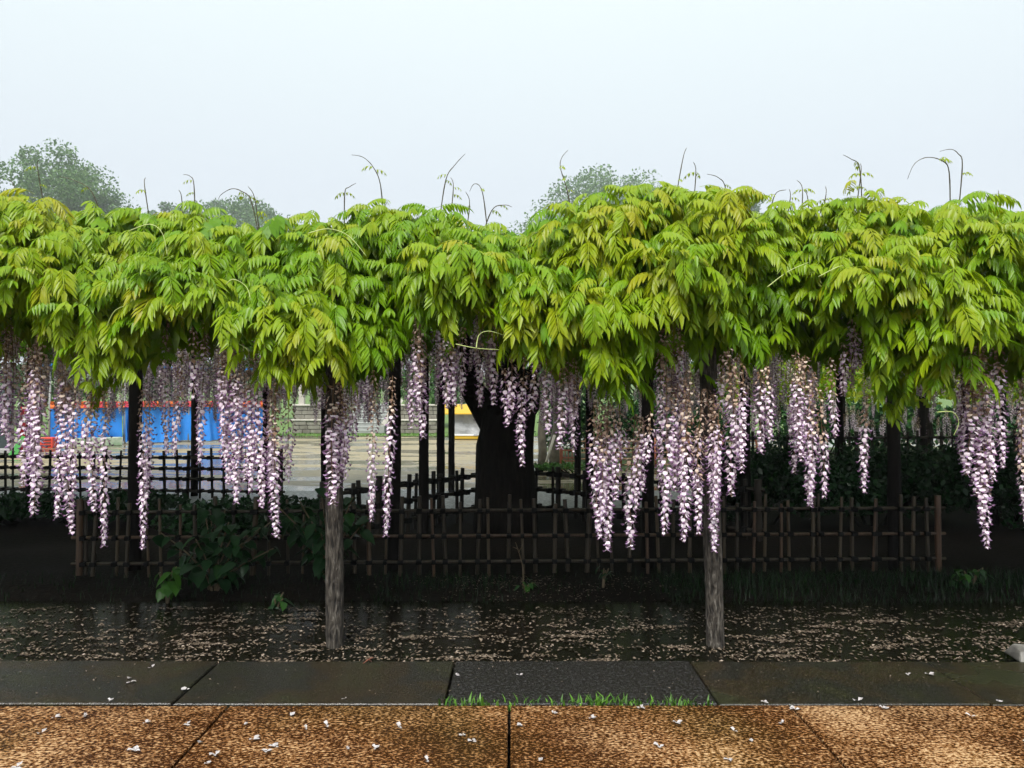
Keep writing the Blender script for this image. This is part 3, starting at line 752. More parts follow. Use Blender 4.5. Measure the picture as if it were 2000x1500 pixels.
cols = [168, 186, 227, 250, 290, 318, 350, 385, 420, 455, 490, 525, 560, 590, 625, 660, 690, 720, 750, 780, 817, 847, 870, 898, 931, 955, 993, 1024, 1048, 1084, 1113, 1148, 1174, 1199, 1234, 1270, 1295, 1320, 1357, 1424, 1452, 1482, 1508, 1538, 1559, 1602, 1621, 1656, 1687, 1724, 1735, 1782, 1811, 1838]
fence('long low bamboo lattice fence in front of the black wisteria trunk', (X0, FY, .02), (X1, FY + .22, .02), .56, (.09, .29, .485), .12, .0135, False, None, 5, xs_from(cols, FY, X0), .03)
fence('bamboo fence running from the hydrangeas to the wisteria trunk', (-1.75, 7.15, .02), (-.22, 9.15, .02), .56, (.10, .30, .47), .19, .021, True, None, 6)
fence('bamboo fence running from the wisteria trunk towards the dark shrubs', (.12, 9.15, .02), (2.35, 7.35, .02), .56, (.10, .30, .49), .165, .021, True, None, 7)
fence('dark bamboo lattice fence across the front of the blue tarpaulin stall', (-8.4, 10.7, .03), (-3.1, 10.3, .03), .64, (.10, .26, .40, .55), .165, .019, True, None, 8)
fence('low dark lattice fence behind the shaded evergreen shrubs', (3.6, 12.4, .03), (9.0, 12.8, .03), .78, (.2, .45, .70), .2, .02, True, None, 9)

# ------------------------------------------------------------------ hydrangeas, shrubs, small plants, grass
def ovate(seed, L=.11, W=.075):
    r = random.Random(seed); V = []; T = []; N = 6
    for i in range(N + 1):
        t = i / N; wd = W * .5 * math.sin(math.pi * min(1, t ** .75)) * (1.0 if t < .97 else .3); z = -.35 * L * t * t + .02 * L * math.sin(t * 9)
        ser = (1 + .07 * (-1) ** i)
        V += [(-wd * ser, L * t, z + wd * .28), (0, L * t, z), (wd * ser, L * t, z + wd * .28)]
    for i in range(N):
        a = i * 3; T += [(a, a+1, a+4), (a, a+4, a+3), (a+1, a+2, a+5), (a+1, a+5, a+4)]
    return np.array(V, np.float32), np.array(T, np.int32)
OV = [ovate(i, .105 + .012 * i, .072 + .006 * i) for i in range(3)]
OVM = [mesh_np('leaf', v, t, M_HYD, smooth=True) for v, t in OV]
def hydrangea(label, loc, stems, spread, height, n, tint, group=None, name='hydrangea', ls=1.0, fl=None, cat='bush'):
    loc = Vector(loc); root = empty(name, loc, label, cat, group); k = 0
    for s in range(stems):
        a = rnd.uniform(0, 6.28); rr = spread * math.sqrt(rnd.random()); top = Vector((math.cos(a) * rr, math.sin(a) * rr * .55, height * rnd.uniform(.45, 1.0)))
        midp = Vector((top.x * .35, top.y * .35, top.z * .55)); q = smooth_path([(0, 0, -.04), midp, top], 4)
        mb = MB(); mb.tube(q, [.008 - .004 * i / len(q) for i in range(len(q))], 5); mb.build('stem', M_CRUST, root)
        m = n // stems
        for j in range(m):
            p = q[min(len(q) - 1, int(len(q) * (.35 + .65 * (j + 1) / m)))]
            o = bpy.data.objects.new('leaf', OVM[rnd.randrange(3)]); link(o, root)
            an = a + 3.1416 * (j % 2) + rnd.uniform(-.9, .9) + j * .8
            o.location = p + Vector((rnd.uniform(-.03, .03), rnd.uniform(-.03, .03), rnd.uniform(-.02, .02))); o.rotation_euler = (rnd.uniform(-.75, .1), rnd.uniform(-.4, .4), an)
            o.scale = (ls * rnd.uniform(.7, 1.2),) * 3; t = min(.98, max(.02, tint + rnd.gauss(0, .12))); o.color = (t, t, t, 1)
    return root
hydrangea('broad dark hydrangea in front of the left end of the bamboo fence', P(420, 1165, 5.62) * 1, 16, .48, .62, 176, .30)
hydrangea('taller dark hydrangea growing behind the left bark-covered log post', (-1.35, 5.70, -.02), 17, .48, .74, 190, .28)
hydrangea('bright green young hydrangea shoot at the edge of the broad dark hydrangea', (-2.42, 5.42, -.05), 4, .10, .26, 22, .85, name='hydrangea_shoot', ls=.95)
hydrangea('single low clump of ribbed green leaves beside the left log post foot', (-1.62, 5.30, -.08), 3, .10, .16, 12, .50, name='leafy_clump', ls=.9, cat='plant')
pl = hydrangea('small green weed rosette with dry forked stalk before the bamboo fence', (.10, 5.60, -.02), 4, .07, .10, 18, .62, name='weed_rosette', ls=.6, cat='plant')
mb = MB(); q = smooth_path([(-.02, .02, 0), (-.02, .02, .16), (-.045, .02, .27), (-.075, .02, .36)], 3); mb.tube(q, [.005 - .003 * i / len(q) for i in range(len(q))], 5)
mb.tube([(-.05, .02, .29), (-.02, .02, .345)], [.003, .0015], 5); mb.tube([(-.055, .02, .31), (-.095, .02, .325)], [.003, .0015], 5); mb.build('dry_stalk', M_CRUST, pl)
hydrangea('thin upright dark weed against the bamboo fence foot', (.66, 5.62, -.02), 3, .05, .22, 9, .35, name='upright_weed', ls=.5, cat='plant')
hydrangea('round bright green weed beyond the right end of the bamboo fence', (3.36, 5.65, -.04), 7, .13, .20, 46, .62, name='round_weed', ls=.62, cat='plant')

def leaf_cloud(n, sampler, size, seed, tint=.4, tj=.2, nrm_up=.4):
    r = np.random.default_rng(seed); c = sampler(n, r).astype(np.float32); n = len(c)
    d = r.normal(size=(n, 3)); d[:, 2] -= .3; d /= np.linalg.norm(d, axis=1)[:, None]
    q = r.normal(size=(n, 3)); q[:, 2] += nrm_up; s = np.cross(q, d); s /= (np.linalg.norm(s, axis=1)[:, None] + 1e-6)
    L = size * r.uniform(.6, 1.3, (n, 1)); W = L * .28
    V = np.stack([c - d * L * .5, c + s * W - d * L * .05, c + d * L * .5, c - s * W - d * L * .05], 1).reshape(-1, 3)
    b = np.arange(n)[:, None] * 4; T = np.concatenate([b + np.array([[0, 1, 2]]), b + np.array([[0, 2, 3]])])
    tn = np.repeat(np.clip(tint + r.normal(0, tj, n), .02, .98), 4); return V, T, tn

def shrub(label, loc, rx, ry, h, n, size, seed, tint=.25, group=None, name='evergreen_shrub'):
    loc = Vector(loc); root = empty(name, loc, label, 'shrub', group)
    rr = random.Random(seed); blobs = [(rr.uniform(-.7, .7) * rx, rr.uniform(-.6, .6) * ry, rr.uniform(.3, .75) * h, rr.uniform(.25, .45)) for _ in range(14)]
    def samp(n, r):
        k = r.integers(0, len(blobs), n); B = np.array(blobs)[k]; v = r.normal(size=(n, 3)); v /= np.linalg.norm(v, axis=1)[:, None]
        rad = (r.random(n) ** .4)[:, None]; p = B[:, :3] + v * rad * B[:, 3:4] * np.array([[rx, ry, h * .9]])
        p[:, 2] = np.clip(p[:, 2], .02, h * 1.05); return p
    V, T, tn = leaf_cloud(n, samp, size, seed, tint)
    o = bpy.data.objects.new('foliage', mesh_np('foliage', V, T, M_SHRUB, tint=tn)); link(o, root); tag(o, kind='stuff')
    mb = MB()
    for k in range(7):
        b = blobs[k]; mb.tube([(b[0] * .2, b[1] * .2, -.05), (b[0] * .6, b[1] * .6, b[2] * .6), (b[0], b[1], b[2])], [.02, .014, .006], 5)
    mb.build('stems', M_BARK, root); return root
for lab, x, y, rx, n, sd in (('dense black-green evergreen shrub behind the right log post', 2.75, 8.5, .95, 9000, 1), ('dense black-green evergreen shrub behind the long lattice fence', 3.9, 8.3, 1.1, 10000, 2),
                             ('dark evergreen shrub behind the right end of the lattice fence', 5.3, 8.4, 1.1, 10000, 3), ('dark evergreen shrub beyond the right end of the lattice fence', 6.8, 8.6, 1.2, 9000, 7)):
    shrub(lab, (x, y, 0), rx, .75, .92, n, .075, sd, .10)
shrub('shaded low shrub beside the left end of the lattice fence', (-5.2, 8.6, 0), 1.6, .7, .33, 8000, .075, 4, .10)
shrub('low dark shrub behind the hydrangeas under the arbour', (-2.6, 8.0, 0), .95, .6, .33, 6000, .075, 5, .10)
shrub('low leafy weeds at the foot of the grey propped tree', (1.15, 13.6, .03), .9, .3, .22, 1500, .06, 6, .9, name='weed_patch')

def blades(n, f, seed, tint, tj=.15):
    r = np.random.default_rng(seed); x, y, z, h, wd = f(n, r); n = len(x); a = r.uniform(0, 6.28, n); ln = h * r.uniform(.2, .7, n)
    dx, dy = np.cos(a), np.sin(a); px, py = -dy, dx
    b = np.stack([x, y, z], 1); side = np.stack([px, py, 0 * px], 1) * (wd[:, None] * .5)
    m = b + np.stack([dx * ln * .35, dy * ln * .35, h * .62], 1); t = b + np.stack([dx * ln, dy * ln, h * (1 - .25 * ln / h)], 1)
    V = np.stack([b - side, b + side, m + side * .8, m - side * .8, t], 1).reshape(-1, 3)
    i = np.arange(n)[:, None] * 5; T = np.concatenate([i + np.array([[0, 1, 2]]), i + np.array([[0, 2, 3]]), i + np.array([[3, 2, 4]])])
    return V, T, np.repeat(np.clip(tint + r.normal(0, tj, n), .02, .98), 5)
def bank_zv(y): t = np.clip((y - 5.30) / .35, 0, 1); t = t * t * (3 - 2 * t); return -.12 + t * .13
def gf(n, r):
    x = r.uniform(-3.9, 4.6, n); dens = np.where(x > 1.1, 1.0, np.where((x > -1.0) & (x < -.05), .55, .16)); k = r.random(n) < dens; x = x[k]; n = len(x)
    y = r.uniform(5.38, 5.98, n); return x, y, bank_zv(y) - .01, r.uniform(.04, .13, n) * np.where(x > 1.1, 1.0, .75), np.full(n, .0055)
V, T, tn = blades(9000, gf, 11, .0, .12)
tag(link(bpy.data.objects.new('bank_grass', mesh_np('bank_grass', V, T, M_GRASS, tint=tn))), 'dark grass growing along the bank below the bamboo fence', 'grass', kind='stuff')
def gf2(n, r):
    x = r.choice([r.uniform(-.31, .92, n), r.normal(.42, .07, n), r.normal(-.22, .06, n), r.normal(.78, .08, n)][0:1][0], n)
    x = np.where(r.random(n) < .45, x, np.where(r.random(n) < .5, r.normal(.40, .08, n), np.where(r.random(n) < .5, r.normal(-.2, .07, n), r.normal(.76, .07, n))))
    x = np.clip(x, -.33, .95); return x, r.normal(3.528, .010, n), np.full(n, -.03), .018 + .065 * r.random(n) ** 2.0, r.uniform(.006, .013, n)
V, T, tn = blades(560, gf2, 12, .80, .22)
tag(link(bpy.data.objects.new('joint_grass', mesh_np('joint_grass', V, T, M_GRASS, tint=tn))), 'bright green grass tufts sprouting from the joint between kerb and paving', 'grass', kind='stuff')
def gf3(n, r): x = r.uniform(-16, 10, n); y = r.uniform(26.7, 28.4, n); return x, y, np.full(n, .0), r.uniform(.03, .12, n), np.full(n, .02)
V, T, tn = blades(5000, gf3, 13, .8)
tag(link(bpy.data.objects.new('lawn_grass', mesh_np('lawn_grass', V, T, M_GRASS, tint=tn))), 'strip of green lawn grass at the foot of the stone wall', 'grass', kind='stuff')

# ------------------------------------------------------------------ fallen petals
M_PETAL = noisy('fallen_petal', [(.38, (.05, .036, .022)), (.52, (.15, .115, .080)), (.68, (.40, .33, .27))], 45, .55, .3)
def petal_mass(n, f, seed, size):
    r = np.random.default_rng(seed); c = f(n, r); n = len(c); a = r.uniform(0, 6.28, n); L = size * r.uniform(.5, 1.25, n)
    d = np.stack([np.cos(a), np.sin(a), r.normal(0, .12, n)], 1) * L[:, None]; s = np.stack([-np.sin(a), np.cos(a), r.normal(0, .2, n)], 1) * (L * r.uniform(.3, .6, n))[:, None]
    up = np.zeros((n, 3)); up[:, 2] = L * r.uniform(.05, .3, n)
    V = np.stack([c - d * .5 + up * .4, c - s * .5 + up, c + d * .5 + up * .6, c + s * .5 + up, c], 1).reshape(-1, 3)
    i = np.arange(n)[:, None] * 5; T = np.concatenate([i + np.array([[4, 0, 1]]), i + np.array([[4, 1, 2]]), i + np.array([[4, 2, 3]]), i + np.array([[4, 3, 0]])])
    return V, T
def clump(n, r, x0, x1, y0, y1, k, sx, sy):
    cx = r.uniform(x0, x1, k); cy = r.uniform(y0, y1, k); wt = r.lognormal(0, 1.0, k); i = r.choice(k, n, p=wt / wt.sum()); p = np.stack([cx[i] + r.normal(0, sx, n), cy[i] + r.normal(0, sy, n)], 1)
    return p[(p[:, 0] > x0) & (p[:, 0] < x1) & (p[:, 1] > y0) & (p[:, 1] < y1)]
def pf(n, r):
    a = clump(int(n * .75), r, -3.9, 3.9, 4.12, 5.32, 900, .055, .014); b = np.stack([r.uniform(-3.9, 3.9, int(n * .25)), r.uniform(4.11, 5.32, int(n * .25))], 1)
    p = np.concatenate([a, b]); keep = r.random(len(p)) < np.clip(1.15 - (p[:, 1] - 4.1) * .62, .1, 1); p = p[keep]
    return np.concatenate([p, np.full((len(p), 1), -.0475)], 1)
V, T = petal_mass(15000, pf, 21, .026)
tag(link(bpy.data.objects.new('floating_petals', mesh_np('floating_petals', V, T, M_PETAL))), 'drifts of faded petals floating on the dark rain water', 'petals', kind='stuff')
def pf2(n, r):
    y = r.uniform(5.4, 5.95, n); x = r.normal(.25, .55, n); return np.stack([x, y, bank_zv(y) + .012], 1)
V, T = petal_mass(900, pf2, 22, .020)
tag(link(bpy.data.objects.new('bank_petals', mesh_np('bank_petals', V, T, M_PETAL))), 'small faded petals scattered over the dark bank soil', 'petals', kind='stuff')
def pf3(n, r):
    p = np.stack([r.uniform(-2.9, 2.9, n), r.uniform(3.56, 4.08, n), np.full(n, .003)], 1); return p
V, T = petal_mass(170, pf3, 23, .013)
tag(link(bpy.data.objects.new('kerb_petals', mesh_np('kerb_petals', V, T, M_PETAL))), 'sparse tiny petals stuck to the wet dark kerb stones', 'petals', kind='stuff')
M_FRESH = noisy('fresh_fallen_petal', [(.3, (.30, .27, .26)), (.7, (.52, .49, .49))], 50, .5, .4)
def blossom_mesh(seed):
    r = random.Random(seed); mb = MB()
    for k in range(r.choice((2, 3, 3, 4))):
        a = r.gauss(0, .9) + (3.14 if r.random() < .3 else 0); L = r.uniform(.012, .026); d = Vector((math.cos(a), math.sin(a), r.uniform(-.05, .2))); s = Vector((-math.sin(a), math.cos(a), r.uniform(-.2, .2))) * L * r.uniform(.25, .5)
        o = Vector((r.uniform(-.003, .003), r.uniform(-.003, .003), .001)); z = Vector((0, 0, r.uniform(.001, .007)))
        pts = [o, o + d * L * .45 + s + z, o + d * L + s * .6 + z * .3, o + d * L * .9 - s * .7 + z, o + d * L * .4 - s * 1.1 + z * .5]; c = o + d * L * .5 + z * .2
        for i in range(5): mb.poly([c, pts[i], pts[(i + 1) % 5]], 0, False)
    return mb.mesh('fallen_blossom', M_FRESH)
BM = [blossom_mesh(i) for i in range(6)]
BX = [(220,1366),(675,1362),(780,1418),(1020,1415),(905,1432),(925,1444),(1155,1400),(1080,1390),(835,1482),(1052,1482),(540,1455),(525,1463),(425,1470),(410,1488),(640,1415),(480,1412),(290,1408),(370,1412),(270,1463),(170,1395),(87,1428),(400,1445),(115,1398),(40,1495),
      (735,1458),(680,1458),(600,1420),(570,1395),(500,1440),(1286,1454),(1250,1380),(1522,1408),(1430,1425),(1465,1445),(1320,1408),(1420,1480),(1549,1383),(1720,1381),(1890,1396),(1990,1443),(1810,1315),(1768,1315),(1015,1317),(892,1317),(300,1302),(262,1322),(367,1345),(262,1330),(1492,1370),(1945,1368),(1670,1366)]
for i, (x, y) in enumerate(BX):
    d = F * CAM_H / (y - HY); p = P(x, y, d); p.z = .0035
    o = bpy.data.objects.new('fallen_blossom', BM[i % 6]); link(o); o.location = p; o.rotation_euler = (0, 0, rnd.uniform(0, 6.28)); o.scale = (rnd.uniform(.75, 1.25),) * 3
    if y > 1369: tag(o, 'white fallen blossom lying on the brown paving slabs', 'blossom', 'blossoms on the paving')
    else: tag(o, 'white fallen blossom lying on the wet dark kerb stones', 'blossom', 'blossoms on the kerb')
mb = MB(); tw = [(-.74, 4.07, .006), (-.755, 4.06, .02), (-.73, 4.06, .03)]
mb.tube(tw, [.003, .004, .002], 5); mb.tube([(-.78, 4.045, .004), (-.755, 4.06, .02)], [.002, .003], 5)
tag(mb.build('fallen_twig', M_RUST), 'small orange brown twig lying on the kerb edge', 'twig')

# stone at the right edge of the water
mb = MB(); vs = [(0,0,0),(.34,-.06,0),(.42,.26,0),(.03,.2,0),(.015,.03,.060),(.32,-.02,.02),(.36,.2,.03),(.05,.14,.070)]
for f in [(0,3,2,1),(4,5,6,7),(0,1,5,4),(1,2,6,5),(2,3,7,6),(3,0,4,7)]: mb.f.append(list(f)); mb.m.append(0); mb.sm.append(False)
mb.v = [tuple(v) for v in vs]
o = mb.build('edge_stone', M_ROCK, None, (2.72, 4.13, -.03)); tag(o, 'pale grey wedge-shaped stone beside the dark water and kerb', 'stone')
bv = o.modifiers.new('bevel', 'BEVEL'); bv.width = .012; bv.segments = 2

# ------------------------------------------------------------------ across the plaza: stone wall with steps
WY = 28.8
wl = empty('stone_wall', (-5.0, WY, 0), 'weathered block stone terrace wall with grey steps across the plaza', 'wall')
WL = Vector((-5.0, WY, 0))
def xw(px, d=WY): return (px - 1000) / F * d
bx = MB(); bx.box((0, 0, 0), (1, 1, 1), 0, .05); BLK = bx.mesh('stone_block', M_STONE)
def courses(x0, x1, y, z0, z1, hs, wmin, wmax, seed):
    rr = random.Random(seed); z = z0
    while z < z1 - .02:
        h = min(hs, z1 - z); x = x0
        while x < x1 - .03:
            wd = min(rr.uniform(wmin, wmax), x1 - x)
            if x1 - x - wd < wmin * .5: wd = x1 - x
            o = bpy.data.objects.new('stone_block', BLK); link(o, wl)
            o.location = Vector((x + wd / 2, y + rr.uniform(-.015, .015), z + h / 2)) - WL; o.scale = (wd - .018, .3, h - .016); x += wd
        z += h
    m = MB(); m.box(Vector(((x0 + x1) / 2, y + .2, (z0 + z1) / 2)) - WL, (x1 - x0 - .02, .3, z1 - z0 - .02)); m.build('wall_core', M_MORTAR, wl)
for i, (a, b) in enumerate(((572, 672), (772, 862))):
    courses(xw(a), xw(b), WY, .03, .50, .155, .28, .55, 40 + i); courses(xw(a), xw(b), WY + .22, .56, 1.05, .165, .28, .55, 50 + i)
    m = MB(); m.box(Vector(((xw(a) + xw(b)) / 2, WY + .02, .53)) - WL, (xw(b) - xw(a) + .06, .42, .07), 0, .015); m.build('coping', M_PALE, wl)
    m = MB(); m.box(Vector(((xw(a) + xw(b)) / 2, WY + .24, 1.085)) - WL, (xw(b) - xw(a) + .06, .42, .07), 0, .015); m.build('coping', M_PALE, wl)
for px in (587, 631):
    m = MB(); m.box(Vector((xw(px), WY + .2, 1.45)) - WL, (.20, .22, .8), 0, .02); m.build('pillar', M_PALE, wl)
NS = 8
for k in range(NS):
    m = MB(); m.box(Vector((xw(716), WY + .05 + .3 * k + .5, .03 + .135 * (k + .5))) - WL, (xw(760) - xw(672), 1.0, .135), 0, .006); st = m.build('step', M_STEP, wl)
    m = MB(); m.box(Vector((xw(716), WY + .05 + .3 * k - .004, .03 + .135 * (k + 1) - .018)) - WL, (xw(760) - xw(672) - .02, .02, .028)); m.build('step_edge', M_EDGE, st)
m = MB(); a = Vector((xw(748), WY - .15, .32)) - WL; b_ = Vector((xw(766), WY + 2.2, 1.25)) - WL; m.tube([a, b_], [.11, .11], 4, smooth=False); m.build('stair_coping', M_PALE, wl)
m = MB(); m.box(Vector((xw(747), WY - .17, .18)) - WL, (.24, .24, .3), 0, .02); m.build('newel_stone', M_STEP, wl)

# ------------------------------------------------------------------ stalls
def cloth(name, A, B, z0, z1, m, parent, ploc, waves=9, amp=.04, seed=0, nx=36, nz=7):
    A = Vector(A); B = Vector(B); dv = (B - A).normalized(); nrm = Vector((dv.y, -dv.x, 0)); L = (B - A).length; r = random.Random(seed); ph = [r.uniform(0, 6) for _ in range(4)]
    mb = MB()
    for side in (0, 1):
        for i in range(nx + 1):
            for j in range(nz + 1):
                t = i / nx; s = j / nz
                off = amp * (math.sin(t * waves * 2 + ph[0]) + .6 * math.sin(t * waves * 4.7 + ph[1] + s * 2)) * (1 - .7 * s) + .02 * math.sin(s * 8 + ph[2] + t * 5)
                p = A + dv * L * t + nrm * (off + side * -.012); p.z = z0 + (z1 - z0) * s + (.02 * math.sin(t * 7 + ph[3]) if j == 0 else 0); mb.v.append(tuple(p - ploc))
    n1 = (nx + 1) * (nz + 1)
    for i in range(nx):
        for j in range(nz):
            a = i * (nz + 1) + j
            mb.f.append([a, a + nz + 1, a + nz + 2, a + 1]); mb.m.append(0); mb.sm.append(True)
            mb.f.append([n1 + a + 1, n1 + a + nz + 2, n1 + a + nz + 1, n1 + a]); mb.m.append(0); mb.sm.append(True)
    return mb.build(name, m, parent)
SA, SB = Vector((-12.75, 21.2, 0)), Vector((-7.95, 25.0, 0)); SL = SA.copy()
stall = empty('market_stall', SA, 'closed stall wrapped in bright blue tarpaulin with an orange valance', 'stall')
dv = (SB - SA).normalized(); cuts = [0, .30, .335, .62, .86, 1.0]
for i in range(5):
    a = SA + (SB - SA) * cuts[i]; b = SA + (SB - SA) * cuts[i + 1]
    cloth('tarpaulin', a + dv * .015, b - dv * .015, .10 if i < 2 else .06, 1.10, M_TARP, stall, SL, 5 + i, .065, 60 + i)
back_off = Vector((-dv.y, dv.x, 0))
cloth('tarpaulin', SB, SB + back_off * 2.0, .06, 1.1, M_TARP, stall, SL, 5, .03, 70)
for t in (0, .31, .6, .87, 1.0):
    for bo in (.03, 2.0):
        p = SA + (SB - SA) * t + back_off * bo; m = MB(); m.tube([p - SL, p - SL + Vector((0, 0, 2.25))], [.03, .03], 8); m.build('stall_pole', M_METAL, stall)
m = MB(); c0 = (SA + SB) / 2 + back_off - SL; m.box(c0 + Vector((0, 0, 1.18)), ((SB - SA).length - .1, 1.9, .05), 0, .01, Matrix.Rotation(math.atan2(dv.y, dv.x), 3, 'Z')); m.build('counter', M_METAL, stall)
va = cloth('valance', SA + back_off * -.07, SB + back_off * -.07, 1.09, 1.27, M_ORANGE, stall, SL, 6, .012, 75)
for k in range(17):                                   # pink-red printed characters on the valance
    rr = random.Random(k); t = .03 + .057 * k; p = SA + (SB - SA) * t + back_off * -.125; m = MB()
    R = Matrix.Rotation(math.atan2(dv.y, dv.x), 3, 'Z')
    for (ox, oz, sx_, sz_) in ((0, .07, .17, .04), (0, -.02, .15, .04), (-.05, 0, .04, .18), (.06, .0, .04, .14), (0, -.09, .16, .035)):
        if rr.random() < .85: m.box(p - SL + R @ Vector((ox, 0, 0)) + Vector((0, 0, 1.19 + oz * .8)), (sx_, .012, sz_), 0, 0, R)
    if m.f: m.build('printed_character', M_PINK, va)
m = MB(); m.box(c0 + Vector((0, 0, 2.28)), ((SB - SA).length + .3, 2.4, .06), 0, .01, Matrix.Rotation(math.atan2(dv.y, dv.x), 3, 'Z')); m.build('roof_sheet', M_TARP, stall)
p = SA + Vector((.15, -.25, 0)); cr = empty('storage_crate', p, 'orange red plastic crate under the left end of the blue tarpaulin', 'crate')
m = MB(); m.box((0, 0, .15), (.34, .3, .30), 0, .02); cb = m.build('crate_body', M_CRATE, cr)
for z in (.08, .16, .24):
    m = MB(); m.box((0, -.157, z), (.24, .02, .025)); m.build('slot', M_SLATE, cb)
pb = MB(); pb.box((0, 0, .12), (1.3, .25, .24), 0, .015, Matrix.Rotation(math.atan2(dv.y, dv.x), 3, 'Z')); o = pb.build('cardboard_carton', M_PGREEN, None, SA + Vector((1.05, .42, .012))); tag(o, 'long pale green printed carton lying beneath the blue tarpaulin', 'carton')
# banner, green sheet, slate panel at far left
bl = P(57, 890, 19.2); bl.z = .01
ban = empty('banner_board', bl, 'upright red banner board with white edge beside the blue stall', 'banner')
m = MB(); m.box((0, 0, .62), (.42, .05, 1.1), 0, .01); bb = m.build('board', M_RED, ban)
m = MB(); m.box((.235, -.01, .62), (.05, .07, 1.24), 0, .01); m.build('white_edge', M_WHITE, ban)
m = MB(); m.box((-.235, -.01, .62), (.04, .06, 1.24), 0, .01); m.build('white_edge', M_WHITE, ban)
for (x, z, sx_, sz_) in ((-.08, .85, .12, .2), (.06, .62, .16, .06), (.02, .36, .2, .05)):
    m = MB(); m.box((x, -.029, z), (sx_, .008, sz_)); m.build('white_print', M_WHITE, bb)
for x in (-.2, .2):
    m = MB(); m.tube([(x, .02, 0), (x, .02, .12)], [.02, .02], 6); m.build('foot', M_METAL, ban)
g0 = P(30, 892, 18.4); g0.z = .012; m = MB()
pts = [(-.16, 0, 0), (.06, 0, 0), (.17, .12, .42), (.08, .14, .45)]
for q in (0, .02): m.poly([(x, y + q, z) for x, y, z in (pts if q == 0 else pts[::-1])])
for i in range(4):
    a, b = pts[i], pts[(i + 1) % 4]; m.poly([a, (a[0], a[1] + .02, a[2]), (b[0], b[1] + .02, b[2]), b])
o = m.build('green_board', M_GREEN, None, g0); tag(o, 'green board leaning beside the red banner', 'board')
s0 = P(-25, 885, 18.8); s0.z = .012; sp = empty('dark_van', s0, 'dark slate grey panel standing left of the green board', 'panel'); sp.name = 'screen_panel'
m = MB(); m.box((0, 0, .82), (1.3, .06, 1.45), 0, .02); m.build('panel_sheet', M_SLATE, sp); m = MB(); m.box((0, 0, .07), (1.36, .3, .12), 0, .02); m.build('base_rail', M_METAL, sp)
# yellow booth
b0 = P(905, 857, 25.6); b0.z = .012; booth = empty('food_booth', b0, 'small booth with yellow awning, silver grey sheet front and yellow base', 'booth')
cloth('front_sheet', b0 + Vector((-.28, -.5, 0)), b0 + Vector((.62, -.5, 0)), .15, .83, M_SHEET, booth, b0, 3, .02, 80)
m = MB(); m.box((.17, 0, .07), (.95, 1.0, .12), 0, .01); m.build('base', M_YELLOW, booth)
m = MB(); m.box((.17, -.505, .145), (.95, .03, .05)); m.build('white_trim', M_WHITE, booth)
m = MB(); m.poly([(-.6, -.75, .85), (.75, -.75, .85), (.75, -.1, 1.14), (-.6, -.1, 1.14)]); m.poly([(-.6, -.75, .83), (-.6, -.1, 1.12), (.75, -.1, 1.12), (.75, -.75, .83)]); m.poly([(-.6, -.755, .85), (-.6, -.755, .82), (.75, -.755, .82), (.75, -.755, .85)]); aw = m.build('awning', M_YELLOW, booth)
m = MB(); m.box((.17, .45, .6), (.95, .06, 1.1)); m.build('back_panel', M_SHEET, booth)
for x in (-.3, .64):
    m = MB(); m.tube([(x, -.45, .1), (x, -.45, 1.15)], [.025, .025], 6); m.build('booth_post', M_METAL, booth)

# ------------------------------------------------------------------ right background: propped tree, gate, rail fence, second wisteria
def small_trunk(label, px, d, w_, seed):
    b = P(px, 900, d); b.z = 0; root = empty('bare_trunk_tree', b, label, 'tree'); m = MB(); r = random.Random(seed)
    pts = [(r.uniform(-.04, .04) * k, r.uniform(-.03, .03) * k, .4 * k - .05) for k in range(8)]
    m.tube(pts, [w_ * (1.25 - .09 * k) for k in range(8)], 9, 0, True, .12, seed); m.build('trunk', M_GTRUNK, root)
    for k in range(4):
        a = r.uniform(0, 6.28); m = MB(); q = Vector(pts[5]); m.tube([q, q + Vector((math.cos(a) * .4, math.sin(a) * .4, .5)), q + Vector((math.cos(a) * .9, math.sin(a) * .9, .8))], [w_ * .45, w_ * .35, w_ * .2], 6); m.build('limb', M_GTRUNK, root)
    def samp(n, rg): v = rg.normal(size=(n, 3)); v /= np.linalg.norm(v, axis=1)[:, None]; return v * (rg.random((n, 1)) ** .33) * np.array([[1.5, 1.3, .55]]) + np.array([[0, 0, 2.75]])
    V, T, tn = leaf_cloud(2600, samp, .16, seed, .6); o = bpy.data.objects.new('crown', mesh_np('crown', V, T, M_TREE, tint=tn)); link(o, root); tag(o, kind='stuff')
small_trunk('grey trunk of a small tree just right of the wisteria trunk', 1058, 14.6, .075, 1)
small_trunk('thick leaning grey trunk beside the pale prop pole', 1086, 16.0, .11, 2)
m = MB(); m.tube([P(1064, 912, 14.0), P(1083, 850, 14.2)], [.028, .024], 8); q = m.build('prop_pole', M_PROP); tag(q, 'pale slanting prop pole leaning against a grey tree trunk', 'pole')
gt = P(1110, 915, 14.4); gt.z = .01; gate = empty('timber_gate', gt, 'small red brown timber gate behind the bamboo fence', 'gate')
for x in (-.15, -.12, .15):
    m = MB(); m.box((x, 0, .22), (.03, .04, .46), 0, .004); m.build('gate_post', M_RUST, gate)
for x in (-.06, .0, .07):
    m = MB(); m.box((x, .004, .2), (.016, .02, .36)); m.build('picket', M_RUST, gate)
for z in (.06, .19, .25, .39):
    m = MB(); m.box((.01, -.012, z), (.30, .022, .022)); m.build('crossbar', M_RUST, gate)
rf = empty('rail_fence', (1.35, 15.0, .01), 'low brown rail fence right of the red brown gate', 'fence')
for z in (.06, .18, .30, .38, .52):
    m = MB(); m.tube([(0, 0, z), (3.6, .3, z - .01)], [.016, .016], 6); m.build('rail', M_BROWNRAIL, rf)
for k in range(6):
    m = MB(); m.tube([(.1 + k * .68, .035, -.02), (.1 + k * .68, .035 + .055 * k, .58)], [.024, .022], 6); m.build('fence_post', M_RUST, rf)

